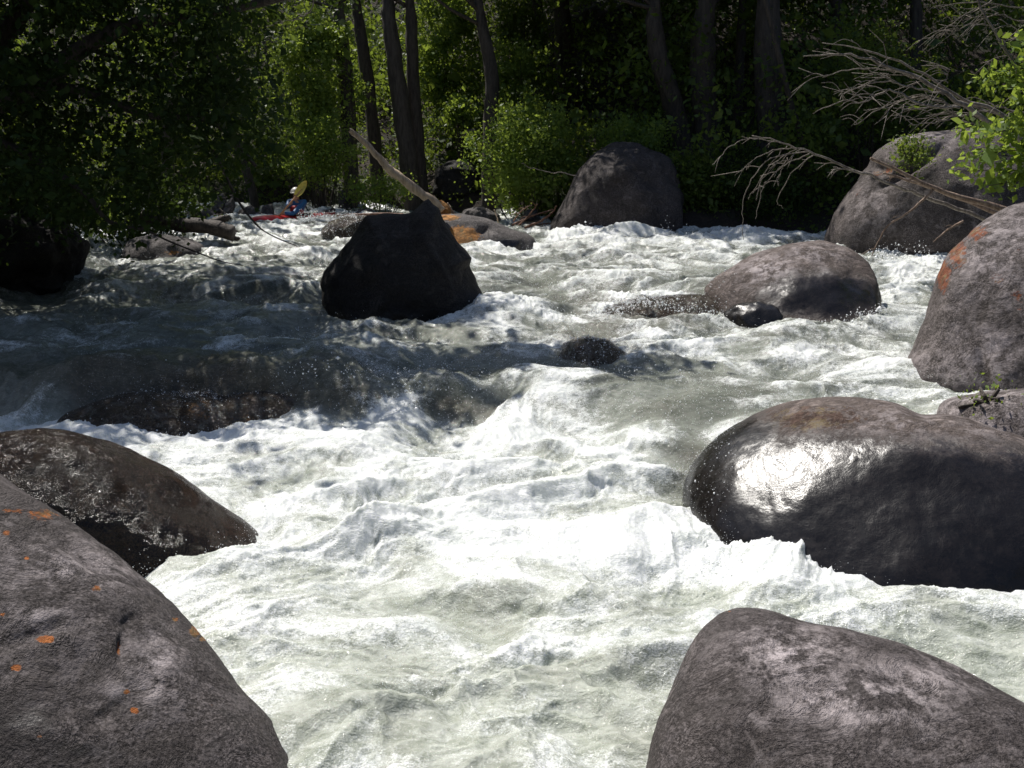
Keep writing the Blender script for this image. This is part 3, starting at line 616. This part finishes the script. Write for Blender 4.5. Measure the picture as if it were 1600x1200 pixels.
tree('massive black trunk left of the leaning sapling', [(1210, 330), (1206, 220), (1202, 110), (1200, 0)], 24, 24, CR)
tree('thin leaning grey sapling trunk crossing in front of the massive black trunk', [(1262, 250), (1238, 170), (1218, 90), (1196, 0)], 22.5, 5, (), MB_mid)
tree('dark trunk behind the fallen dead tree at right', [(1316, 300), (1312, 200), (1310, 100), (1306, 0)], 26, 13, CR)
tree('dim trunk near the upper right corner behind dead twigs', [(1420, 260), (1424, 160), (1430, 80), (1432, 0)], 25, 11, CR)
tree('slender dark trunk deep in the left shade', [(265, 330), (262, 220), (270, 120), (282, 0)], 24, 9, [(-3, 2, 2, 1.)])
tree('leaning dark trunk in the left thicket', [(395, 300), (360, 200), (338, 110), (330, 0)], 27, 7, [(-3, 2, 2, 1.)])

# ---- forest foliage mass behind everything (stuff)
rng = np.random.default_rng(11)
n = 5200
fx = rng.uniform(-24, 24, n); fy = back(fx)+1.0+rng.random(n)**1.2*22
gz = ground_z(fx, fy); hz = rng.random(n)*np.interp(fy-back(fx), [0, 3, 10, 24], [1.2, 3.0, 7, 9])*np.where((fx > -9) & (fx < 1.5), .5, 1)
ctr = np.stack([fx, fy, gz+hz], 1)
keep = (pnoise(fx*.35, fy*.35, (gz+hz)*.5, 3) > -.12)
pxx, pyy = proj(ctr)
hole = (np.exp(-(((pxx-700)/70)**2+((pyy-270)/50)**2)) > .5)
ctr = ctr[keep & ~hole]
V, Fq = leaves(230000, ctr, .34, .12, 12)
ff_ = link('forest_foliage', mesh_np('forest_foliage', V, Fq, [ML_green], False)); ff_['kind'] = 'stuff'; ff_['label'] = 'dense green forest foliage on the slope behind the river'
# low ground cover on banks
n = 1500
fx = rng.uniform(-16, 14, n); fy = back(fx)+.3+rng.random(n)*7; 
lx = left(np.linspace(9, 24, 500))-.4-rng.random(500)*4; ly = np.linspace(9, 24, 500)
fx = np.concatenate([fx, lx]); fy = np.concatenate([fy, ly])
P = np.stack([fx, fy, ground_z(fx, fy)+.12], 1); P = P[pnoise2(P[:, 0]*.8, P[:, 1]*.8, 8) > -.05]
V, Fq = leaves(42000, P, .17, .07, 13, .6)
gc = link('ground_cover', mesh_np('ground_cover', V, Fq, [ML_green], False)); gc['kind'] = 'stuff'; gc['label'] = 'low leafy ground cover on the shaded banks'

# ---- shrubs
def shrub(label, px, py, D, rpx, rpy, nleaf, mat, seed, size=.066, base_py=None, depth=None):
    sc = D/F; c = at(px, py, D); rad = (rpx*sc, (depth or rpx*sc*.8), rpy*sc)
    gz = float(ground_z(c[0], c[1])); zb = c[2]-rad[2]*.8 if base_py else min(gz, c[2]-.2); root = empty('shrub', (c[0], c[1], zb), label, 'shrub'); o0 = np.array(root.location)
    cc = cluster_centres(int(60+nleaf/45), rad, seed)
    A = Acc(); r = np.random.default_rng(seed)
    for q in cc[r.integers(0, len(cc), 14)]:
        A.add(tube(smoothpath([o0, o0+(c+q-o0)*.5+r.normal(0, .08, 3), c+q], 8), np.linspace(.022, .005, 8), 5))
    link('stem', A.mesh('stem', MB_mid, o0), root)
    V, Fq = leaves(int(nleaf*1.4), cc+c-o0, .10+.03*rad[0], size, seed)
    link('foliage', mesh_np('foliage', V, Fq, [mat], False), root)
    return root
shrub('tall sunlit bush with pale green leaves left of the paired trunks', 490, 120, 26.5, 62, 110, 9000, ML_bright, 201, .085)
shrub('low bright bush on the bank above the kayaker', 500, 230, 25.5, 55, 55, 4500, ML_bright, 202)
shrub('sunlit bush spreading from behind the bent brown trunk', 825, 245, 23.5, 75, 75, 11000, ML_bright, 203, .07)
shrub('thin bush of sunlit leaves between the leaning log and the trunks', 590, 300, 25, 60, 22, 1500, ML_bright, 204)
shrub('high bright bush glowing between the double trunk and the bent trunk', 700, 90, 31, 55, 100, 8000, ML_bright, 205, .1)
shrub('yellow green bush right of the bent brown trunk near the top', 810, 60, 30, 40, 70, 3500, ML_green, 206, .09)
shrub('leafy bush on top of the dome shaped boulder', 985, 215, 23.3, 55, 24, 3000, ML_bright, 207)
shrub('dark drooping bush right of the dome shaped boulder', 1080, 290, 22, 50, 60, 5000, ML_green, 208)
shrub('dim shrub in the hollow under the massive black trunk', 1190, 300, 21.8, 70, 50, 5000, ML_dark, 209)
shrub('bright foliage showing through the gap between dark trunks at right', 1165, 120, 33, 26, 120, 3500, ML_bright, 210, .1)
shrub('pale leafy plant with broad leaves left of the bent trunk', 722, 175, 28, 26, 18, 700, ML_bright, 211, .12)
shrub('dim green bush behind the fallen dead tree', 1360, 130, 22, 70, 80, 5000, ML_green, 212)
shrub('small clump of green sprigs growing on the large right bank boulder', 1422, 236, 16.9, 26, 20, 900, ML_green, 213, .045, depth=.25, base_py=1)
shrub('tiny green tuft in the crack of the pale slab', 1543, 627, 7.5, 12, 7, 90, ML_bright, 214, .03, depth=.05, base_py=1)
shrub('small sunlit sprig above the left bank rock', 178, 335, 17.6, 22, 22, 500, ML_bright, 215, .06, base_py=1)

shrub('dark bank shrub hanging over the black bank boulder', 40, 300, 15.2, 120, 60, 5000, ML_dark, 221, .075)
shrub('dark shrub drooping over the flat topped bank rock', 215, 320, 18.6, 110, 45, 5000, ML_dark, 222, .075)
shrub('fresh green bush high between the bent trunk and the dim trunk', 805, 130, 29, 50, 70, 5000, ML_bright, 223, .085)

# ---- the big dark tree leaning over the left bank
rt = empty('leaning_tree', (-8.6, 12.5, 1.0), 'big dark leafy tree whose limbs arch over the left side of the river', 'tree'); o0 = np.array(rt.location)
A = Acc()
limbs = [([(-160, 420), (-120, 300), (-60, 200), (60, 130), (130, 75), (200, 40), (290, 25), (420, 0), (560, -40)], 12.0, 20, 5),
         ([(60, 130), (140, 145), (230, 180), (330, 190), (400, 260)], 12.2, 8, 2.5),
         ([(-60, 200), (40, 240), (130, 300), (170, 345), (230, 360)], 12.0, 7, 2),
         ([(-120, 300), (-20, 100), (60, -30), (200, -250), (420, -500)], 12.6, 20, 6),
         ([(130, 75), (250, 120), (330, 230), (370, 310), (400, 350), (425, 368), (465, 385)], 12.8, 3, .7),
         ([(220, 355), (260, 375), (310, 395), (345, 408), (380, 415)], 12., 1.8, .5)]
for pl, D, r0, r1 in limbs:
    p = smoothpath([at(x, y, D) for x, y in pl], 30); A.add(tube(p, np.linspace(r0, r1, 30)*D/F, 9, 5, .25))
p0 = at(-160, 420, 12.); A.add(tube(smoothpath([[p0[0]-.5, 12.3, .3], p0], 6), [.2, .19, .18, .17, .165, .16], 10))
link('trunk', A.mesh('trunk', MB_dark, o0), rt)
rng = np.random.default_rng(31)
def scatter_px(n, f, Dlo, Dhi, seed):
    r = np.random.default_rng(seed); out = []
    while len(out) < n:
        x, y = r.uniform(-250, 470), r.uniform(-200, 430)
        if r.random() < f(x, y): out.append(at(x, y, r.uniform(Dlo, Dhi)))
    return np.array(out)
def dens(x, y):
    d = .9 if x < 380 else .9*max(0, 1-(x-380)/80)
    lim = np.interp(x, [-250, 0, 100, 200, 300, 400, 460], [400, 330, 350, 330, 300, 270, 200])
    if y > lim: d *= .06 if y < lim+70 else 0
    return d*(.55+.9*pnoise2(x/90, y/90, 77))
cc = scatter_px(900, dens, 10.8, 14.5, 32)
V, Fq = leaves(52000, cc-o0, .17, .075, 33)
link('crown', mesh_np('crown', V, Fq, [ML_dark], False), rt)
# same crown, out of frame: leaves added sunward to shade left river and black boulder
def shade_pts(targets, seed, t0=5.5, t1=9.5):
    r = np.random.default_rng(seed); out = []
    for (px, py, rx, ry, n) in targets:
        for _ in range(n):
            x, y = px+r.normal()*rx*.5, py+r.normal()*ry*.5
            d = ray(x, y); lvl = .45; P = CAM+d*((lvl-CAM[2])/d[2])
            out.append(P+SUN*r.uniform(t0, t1))
    return np.array(out)
rr9 = np.random.default_rng(99)
sh9 = at(630+rr9.normal(size=160)*45, 410+rr9.normal(size=160)*45, 12.2)+SUN*rr9.uniform(6, 8.5, 160)[:, None]
sh = shade_pts([(100, 570, 240, 70, 420), (330, 510, 160, 40, 230), (150, 470, 240, 30, 260), (420, 470, 60, 30, 60), (780, 568, 260, 12, 110), (620, 430, 120, 60, 110), (60, 430, 180, 14, 120), (150, 395, 220, 26, 260), (-100, 560, 200, 90, 150)], 35)
sh = np.concatenate([sh, sh9])
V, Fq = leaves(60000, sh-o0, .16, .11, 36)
link('shade_crown', mesh_np('shade_crown', V, Fq, [ML_dark], False), rt)

# ---- leafy bough at right edge
rb = empty('riverside_bush', at(1760, 330, 12.2), 'sunlit leafy branches reaching in at the right edge above the tall boulder', 'bush'); o0 = np.array(rb.location)
A = Acc(); LC = []
r = np.random.default_rng(41)
for (tx, ty) in [(1495, 268), (1502, 205), (1530, 215), (1515, 245), (1545, 290), (1570, 270), (1540, 130), (1550, 118), (1580, 70), (1590, 210), (1600, 250), (1545, 240), (1560, 200), (1590, 150), (1620, 200), (1650, 260), (1640, 120)]:
    p = smoothpath([o0, at(1690+r.normal()*15, (330+ty)/2-20, 12.2), at((tx+1690)/2, ty-4+r.normal()*8, 12.1), at(tx, ty, 12.+r.normal()*.2)], 14)
    A.add(tube(p, np.linspace(.014, .003, 14), 5)); LC += [p[j] for j in range(7, 14)]*2
link('stem', A.mesh('stem', MB_mid, o0), rb)
V, Fq = leaves(2300, np.array(LC)-o0, .075, .085, 42)
link('foliage', mesh_np('foliage', V, Fq, [ML_bright], False), rb)

# ---- dead wood
def deadwood(name, label, cat, D, branches, mat, twigs=0, seed=0, dz=.15, tw=(20, 60), sag=(-1, .5)):
    """branches: (px polyline, r0 px, r1 px[, depth offset])"""
    r = np.random.default_rng(seed); c0 = at(branches[0][0][0][0], branches[0][0][0][1], D)
    A = Acc(); sc = D/F; paths = []
    for b in branches:
        off = b[3] if len(b) > 3 else 0; n = 8+3*len(b[0])
        Dd = D+off+np.linspace(0, r.normal()*dz, len(b[0]))
        p = smoothpath([at(x, y, q) for (x, y), q in zip(b[0], Dd)], n)
        p[1:-1] += r.normal(0, .008*D/12, (n-2, 3))*(1 if mat is MB_dead else .4)
        A.add(tube(p, np.linspace(b[1], b[2], n)*sc*(.65 if mat is MB_dead else 1), 7, seed, .3)); paths.append(p)
    for _ in range(twigs):
        p = paths[r.integers(0, len(paths))]; i = r.integers(1, len(p)-1); L = r.uniform(*tw)*sc
        d = np.array([-1+r.normal()*.5, r.normal()*.5, r.uniform(*sag)]); d /= np.linalg.norm(d)
        q = smoothpath([p[i], p[i]+d*L*.5+[0, 0, .1*L], p[i]+d*L+[0, 0, -.15*L]], 8)
        A.add(tube(q, np.linspace(.7, .3, 8)*sc, 5))
        if r.random() < .6:
            d2 = d+r.normal(0, .5, 3); q2 = smoothpath([q[4], q[4]+d2*L*.25, q[4]+d2*L*.45], 5); A.add(tube(q2, np.linspace(.6, .3, 5)*sc, 4))
    return tag(link(name, A.mesh(name, mat, c0), loc=c0), label, cat)
deadwood('fallen_tree', 'bare grey fallen dead tree fanning its twigs to the left at upper right', 'dead tree', 15.2,
  [([(1700, 290), (1620, 235), (1563, 202), (1504, 163), (1440, 125), (1372, 98), (1320, 85), (1255, 88)], 9, 1.), ([(1640, 225), (1560, 178), (1500, 152), (1450, 120), (1400, 95), (1340, 75), (1285, 67)], 5, .8, .1),
   ([(1410, 112), (1340, 107), (1285, 121)], 2, .7), ([(1475, 148), (1420, 135), (1385, 128), (1340, 137), (1310, 150)], 2.4, .7, -.2), ([(1500, 168), (1440, 163), (1390, 140), (1350, 160), (1315, 157), (1270, 178)], 3, .8, -.3),
   ([(1490, 168), (1440, 152), (1385, 165), (1335, 195)], 2.2, .7, .2), ([(1510, 180), (1460, 190), (1420, 196)], 2, .7), ([(1700, 220), (1620, 198), (1560, 180), (1500, 158)], 4, 2, .3), ([(1480, 163), (1420, 172), (1390, 168), (1350, 172)], 2, .7, -.1),
   ([(1560, 195), (1500, 190), (1480, 160), (1440, 150)], 2, .8), ([(1430, 122), (1380, 100), (1330, 62)], 1.6, .6), ([(1480, 130), (1481, 115), (1484, 108)], 1, .5), ([(1700, 175), (1620, 178), (1570, 170), (1540, 160)], 2.5, 1.2)], MB_dead, 70, 51, tw=(25, 80), sag=(-.5, .55))
deadwood('dead_branch', 'long bare branch arching over the river with drooping twigs', 'dead branch', 14.6,
  [([(1600, 372), (1510, 331), (1440, 305), (1400, 290), (1345, 270), (1300, 252), (1260, 235), (1215, 220), (1175, 212)], 5, 1.2), ([(1215, 221), (1175, 217), (1140, 230), (1113, 257)], 1.2, .6), ([(1262, 237), (1200, 250), (1165, 298), (1160, 345), (1161, 375)], 1.5, .6),
   ([(1265, 240), (1225, 258), (1195, 290), (1180, 342)], 1.4, .6), ([(1270, 243), (1240, 268), (1215, 312), (1224, 326)], 1.4, .6), ([(1245, 233), (1212, 234), (1180, 248), (1166, 266)], 1.2, .6), ([(1230, 228), (1200, 262), (1176, 300), (1170, 312)], 1, .5),
   ([(1350, 273), (1330, 266), (1302, 261)], 2, .8), ([(1230, 246), (1218, 275), (1216, 290)], 1, .5)], MB_dead, 24, 52, tw=(15, 45), sag=(-1.2, -.1))
deadwood('dead_branch', 'stout broken branch lying across the large right bank boulder', 'dead branch', 14.2,
  [([(1640, 350), (1565, 326), (1500, 308), (1450, 290), (1400, 265), (1360, 247)], 6, 2), ([(1600, 350), (1520, 318), (1450, 292), (1380, 270)], 4.5, 1.5, .1), ([(1460, 295), (1420, 332), (1385, 355), (1362, 400)], 2, .8), ([(1505, 345), (1480, 360), (1458, 378)], 2, .8)], MB_stub, 10, 53, tw=(10, 30))
deadwood('dead_branch', 'thin bare dead limb with long twigs in the upper right corner', 'dead branch', 12.4,
  [([(1680, 230), (1600, 125), (1580, 92), (1560, 60), (1527, 0), (1500, -60)], 4.5, 2), ([(1700, 40), (1600, 12), (1520, 5), (1460, 12)], 1.8, .7), ([(1700, 30), (1600, 34), (1550, 16), (1500, 12)], 1.6, .6), ([(1560, 40), (1530, 38), (1482, 40)], 1.3, .5),
   ([(1550, 0), (1500, 30), (1465, 55), (1442, 80)], 1.4, .5), ([(1560, 20), (1500, 45), (1450, 80)], 1.2, .5), ([(1700, 90), (1620, 60), (1560, 30)], 2, .7)], MB_dead, 26, 54, tw=(20, 60), sag=(-1, .4))
deadwood('dead_branch', 'small pale dead twig hanging at the top left of the paired trunks', 'dead branch', 18, [([(495, -10), (485, 15), (462, 30), (430, 37), (402, 43)], 1.6, .8), ([(462, 30), (475, 33), (480, 42)], .8, .4), ([(440, 36), (455, 45), (470, 40)], .7, .4)], MB_dead, 8, 55, tw=(8, 25))
deadwood('driftwood_log', 'long bleached driftwood log leaning up to the left behind the black boulder', 'log', 18.6,
  [([(690, 330), (672, 312), (650, 297), (625, 278), (606, 262), (596, 250), (575, 228), (560, 214), (546, 203)], 8.5, 3.6)], MB_drift, 0, 56)
deadwood('stick', 'short pale stick poking up behind the orange stained rock', 'stick', 19.6, [([(711, 338), (706, 328), (699, 317)], 1.8, 1.1)], MB_drift, 0, 57)
deadwood('stick', 'thin pale upright stick right of the orange stained rock', 'stick', 20.5, [([(780, 352), (777, 342), (772, 328)], 1.3, .8)], MB_drift, 0, 58)
deadwood('log', 'thin dark log lying along the waterline right of the kayaker', 'log', 22.8, [([(630, 336), (590, 335), (540, 336), (494, 339)], 2.6, 1.8)], MB_red, 2, 59, tw=(6, 14))
deadwood('log', 'thick black log with a ragged root end jutting from the left bank', 'log', 18.2, [([(150, 330), (220, 340), (280, 350), (330, 356), (365, 366)], 11, 12), ([(330, 350), (350, 342), (358, 340)], 8, 4), ([(345, 362), (366, 372), (374, 373)], 7, 2), ([(350, 355), (372, 362)], 5, 1)], MB_dark, 20, 60, tw=(8, 22), sag=(-1, 1))
sticks = [([(800, 352), (830, 338), (868, 327)], 2.), ([(812, 360), (838, 352), (866, 348)], 1.8), ([(805, 358), (830, 332), (840, 318)], 1.4), ([(820, 356), (845, 345), (862, 333), (870, 322)], 2.2), ([(826, 362), (846, 356), (856, 350)], 1.3), ([(802, 346), (812, 332), (826, 322)], 1.2)]
labs = ['long red stick rising to the right in the tangle beside the dome shaped boulder', 'lowest nearly level red stick of the tangle beside the dome shaped boulder', 'steep thin red stick of the tangle beside the dome shaped boulder', 'thickest red stick of the tangle beside the dome shaped boulder', 'shortest red stick of the tangle beside the dome shaped boulder', 'leftmost thin red stick of the tangle beside the dome shaped boulder']
for i, ((pl, rr), lb) in enumerate(zip(sticks, labs)):
    tag(deadwood('stick', lb, 'stick', 22.2-.15*i, [(pl, rr, rr*.5)], MB_red, 2, 70+i, tw=(8, 16)), lb, 'stick', 'tangled driftwood sticks')
for i, (pl, rr, lb) in enumerate([([(288, 328), (320, 314), (352, 308), (372, 298)], 2, 'upper grey driftwood pole left of the split pale rocks'), ([(290, 334), (315, 326), (334, 316)], 2.4, 'lower short driftwood pole left of the split pale rocks'), ([(284, 320), (330, 318), (345, 310)], 1.2, 'thin crossing stick left of the split pale rocks')]):
    deadwood('stick', lb, 'stick', 24.2, [(pl, rr, rr*.6)], MB_dead, 1, 80+i, tw=(6, 12))
deadwood('dead_branch', 'thin bare branch poking out of the sunlit bush toward the dome shaped boulder', 'dead branch', 21.5, [([(905, 278), (880, 270), (850, 268), (815, 256)], 1.5, .6)], MB_dead, 0, 90)

# ------------------------------------------------------------------ kayak, paddler, paddle
MK = flat_mat('kayak_plastic', (.62, .02, .03), .3); MKd = flat_mat('cockpit_black', (.02, .02, .02), .5)
kc = at(466, 352, 23.6); kc[2] = .875
kdir = np.array([-.74, -.67, 0]); kdir /= np.linalg.norm(kdir); ks = np.array([-kdir[1], kdir[0], 0])
kay = empty('kayak', kc, 'red whitewater kayak half hidden by foam, pointing left', 'kayak')
t = np.linspace(-1, 1, 41); sides = 20; th = np.arange(sides)/sides*2*math.pi
V = []
for a in t:
    wdt = .31*(1-abs(a)**2.6)**.6+.004; hgt = .15*(1-abs(a)**3.5)**.6+.003; up = .10*abs(a)**2.2
    for q in th:
        z = math.sin(q)*hgt*(1.0 if math.sin(q) > 0 else .75)
        V.append(kdir*a*1.2+ks*math.cos(q)*wdt*(1 if abs(math.cos(q)) < .99 else 1.03)+np.array([0, 0, z+up+.03]))
V = np.array(V); i = np.arange(41*sides).reshape(41, sides)
Fq = np.stack([i[:-1], np.roll(i[:-1], -1, 1), np.roll(i[1:], -1, 1), i[1:]], -1).reshape(-1, 4)
link('hull', mesh_np('hull', V, Fq, [MK]), kay)
ph = np.linspace(0, 2*math.pi, 33)[:-1]
ring = np.array([kdir*math.cos(q)*.36+ks*math.sin(q)*.23+[0, 0, .19] for q in np.append(ph, [0, ph[1]])])
A = Acc(); A.add(tube(ring, np.full(34, .018), 6)); link('cockpit_rim', A.mesh('cockpit_rim', MKd, (0, 0, 0)), kay)
V = np.concatenate([ring[:32], [[0, 0, .26]]]); Fd = np.array([(j, (j+1) % 32, 32) for j in range(32)])
link('spray_deck', mesh_np('spray_deck', V, Fd, [MKd]), kay)

def skin(name, chain, mat, parent=None, lev=2):
    """chain: verts [(co, r)], edges"""
    vs, es = chain; me = bpy.data.meshes.new(name)
    me.from_pydata([list(map(float, v[0])) for v in vs], es, []); o = link(name, me, parent)
    sk = o.modifiers.new('skin', 'SKIN'); sk.use_smooth_shade = True
    for k, v in enumerate(vs):
        sv = me.skin_vertices[0].data[k]; r_ = v[1] if isinstance(v[1], tuple) else (v[1], v[1]); sv.radius = r_; sv.use_root = (k == 0)
    ss = o.modifiers.new('sub', 'SUBSURF'); ss.levels = lev; ss.render_levels = lev
    me.materials.append(mat); return o
Mskin = flat_mat('skin', (.45, .24, .17), .5); Mblue = flat_mat('jacket_blue', (.02, .12, .32), .45); Mred = flat_mat('vest_red', (.50, .02, .03), .6)
Mhel = flat_mat('helmet_white', (.78, .74, .68), .25); Myel = flat_mat('blade_yellow', (.78, .62, .12), .35); Mshaft = flat_mat('shaft_wood', (.55, .27, .12), .4)
fz = kdir*.35+np.array([.1, -.8, 0]); fz /= np.linalg.norm(fz); sx = np.array([-fz[1], fz[0], 0])        # facing, and the person's left side
def L(side, fwd, up): return sx*side+fz*fwd+np.array([0, 0, up])
pr = empty('paddler_anchor', kc, '', ''); bpy.data.objects.remove(pr)
hL = at(452, 321, 23.25)-kc; hR = at(440, 334, 23.1)-kc
shR, shL = L(-.19, .03, .47), L(.19, .03, .47)
if np.dot(hL-shR, hL-shR) < np.dot(hL-shL, hL-shL): a1, a2 = shR, shL
else: a1, a2 = shL, shR
# body: one continuous surface, pelvis root, arms to wrists, neck, head
up_hand = at(455, 317, 23.25)-kc; lo_hand = at(441, 333, 23.15)-kc
e1 = (a1+up_hand)/2+np.array([-.05, -.05, -.10]); e2 = (a2+lo_hand)/2+np.array([.02, -.12, -.13])
vs = [(L(0, 0, .0), (.14, .11)), (L(0, .01, .16), (.13, .10)), (L(0, .03, .32), (.15, .10)), (L(0, .03, .44), (.12, .075)), (L(0, .03, .52), .055), (L(0, .05, .585), (.062, .07)), (L(0, .055, .66), (.078, .09)), (L(0, .04, .72), (.05, .06)),
      (a1, .062), (e1, .045), (up_hand, .03), (a2, .062), (e2, .045), (lo_hand, .03)]
es = [(0, 1), (1, 2), (2, 3), (3, 4), (4, 5), (5, 6), (6, 7), (3, 8), (8, 9), (9, 10), (3, 11), (11, 12), (12, 13)]
person = skin('person', (vs, es), Mskin); person.location = kc.tolist()
tag(person, 'person in a white helmet, blue jacket and red vest paddling the red kayak', 'person')
jv = [(v[0], (v[1][0]*1.15, v[1][1]*1.3) if isinstance(v[1], tuple) else v[1]*1.25) for v in vs[:4]]+[(vs[4][0]-np.array([0, 0, .03]), .062)]+[(v[0], v[1]*1.25) for v in vs[8:10]]+[(vs[9][0]+(vs[10][0]-vs[9][0])*.85, .04)]+[(v[0], v[1]*1.25) for v in vs[11:13]]+[(vs[12][0]+(vs[13][0]-vs[12][0])*.85, .04)]
je = [(0, 1), (1, 2), (2, 3), (3, 4), (3, 5), (5, 6), (6, 7), (3, 8), (8, 9), (9, 10)]
skin('jacket', (jv, je), Mblue, person)
skin('life_vest', ([(L(0, .01, .08), (.18, .17)), (L(0, .05, .2), (.185, .18)), (L(0, .06, .33), (.17, .17)), (L(0, .06, .42), (.12, .13))], [(0, 1), (1, 2), (2, 3)]), Mred, person)
# helmet
V, Fc = ico(4); Hh = V*np.array([.112, .128, .105]); keepv = V[:, 2] > -.18
Fh = Fc[keepv[Fc].all(1)]
M3 = np.stack([sx, fz, [0, 0, 1]], 1)
hm = link('helmet', mesh_np('helmet', (Hh@M3.T)+L(0, .035, .70), Fh, [Mhel]), person)
sm = hm.modifiers.new('solid', 'SOLIDIFY'); sm.thickness = .012
A = Acc(); ring = np.array([L(math.cos(q)*.114, .035+math.sin(q)*.13+(.03 if math.sin(q) > 0 else 0), .685) for q in np.append(ph, [0, ph[1]])]); A.add(tube(ring, np.full(34, .011), 6)); link('helmet_rim', A.mesh('helmet_rim', Mhel, (0, 0, 0)), hm)
# face: nose, eyes, mouth
A = Acc(); A.add(tube([L(0, .125, .66), L(0, .15, .625), L(0, .13, .615)], [.010, .016, .010], 8)); link('nose', A.mesh('nose', Mskin, (0, 0, 0)), person)
for s in (-1, 1):
    Ve, Fe = ico(2); link('eye', mesh_np('eye', Ve*.012+L(.032*s, .125, .658), Fe, [MKd]), person)
A = Acc(); A.add(tube([L(-.028, .118, .592), L(0, .128, .588), L(.028, .118, .592)], [.004, .006, .004], 6)); link('mouth', A.mesh('mouth', Mred, (0, 0, 0)), person)
# hands with curled fingers around the shaft
pd0, pd1 = at(430, 345, 23.1), at(476, 291, 23.3); pdir = (pd1-pd0)/np.linalg.norm(pd1-pd0)
side = np.cross(pdir, [0, 1, 0]); side /= np.linalg.norm(side); nn2 = np.cross(side, pdir)
def proj_on(p): return pd0+pdir*np.dot(p-pd0, pdir)
for hp, wrist in ((up_hand, up_hand), (lo_hand, lo_hand)):
    c0 = proj_on(hp+kc)-kc
    vs2 = [(wrist, .028), ((wrist+c0)/2+nn2*.03, .03)]; es2 = [(0, 1)]
    for k, l in enumerate((.9, 1., .95, .8)):
        o_ = pdir*(k-1.5)*.021; b0 = len(vs2)
        for a in (200, 120, 30):
            q = math.radians(a); vs2.append((c0+o_+(side*math.cos(q)+nn2*math.sin(q))*.032*l, .0095))
        es2 += [(1, b0), (b0, b0+1), (b0+1, b0+2)]
    b0 = len(vs2); vs2 += [(c0-pdir*.045+nn2*.03, .011), (c0-pdir*.04-side*.02-nn2*.01, .0095)]; es2 += [(1, b0), (b0, b0+1)]
    skin('hand', (vs2, es2), Mskin, person, 1)
pd = empty('paddle', pd0, 'kayak paddle with a yellow blade raised beside the white helmet', 'paddle')
A = Acc(); A.add(tube([(0, 0, 0), (pd1-pd0)*.5, (pd1-pd0)], [.019, .019, .019], 10)); link('shaft', A.mesh('shaft', Mshaft, (0, 0, 0)), pd)
def blade(c, d, s, nrm):
    Vb = []; nU, nV = 14, 7
    for sgn in (1, -1):
        for a in np.linspace(0, 1, nU):
            wv_ = .095*math.sin(math.pi*min(1, a*.9+.1))**.6*(1 if a < 1 else .3)+.01
            for b in np.linspace(-1, 1, nV): Vb.append(c+d*a*.42+s*b*wv_+nrm*(.03*(b*b)+.05*a*a+sgn*.005))
    Fb = []
    for q in range(2):
        for a in range(nU-1):
            for b in range(nV-1):
                k = q*nU*nV+a*nV+b; Fb.append((k, k+1, k+1+nV, k+nV) if q == 0 else (k, k+nV, k+nV+1, k+1))
    return mesh_np('blade', Vb, Fb, [Myel])
ax = (pd1-pd0); vside = side*.8+nn2*.4; vside /= np.linalg.norm(vside); nr2 = np.cross(pdir, vside)
link('blade', blade(ax-pdir*.30, pdir, vside, nr2), pd); link('blade', blade(np.zeros(3)+pdir*.02, -pdir, nn2, side), pd)
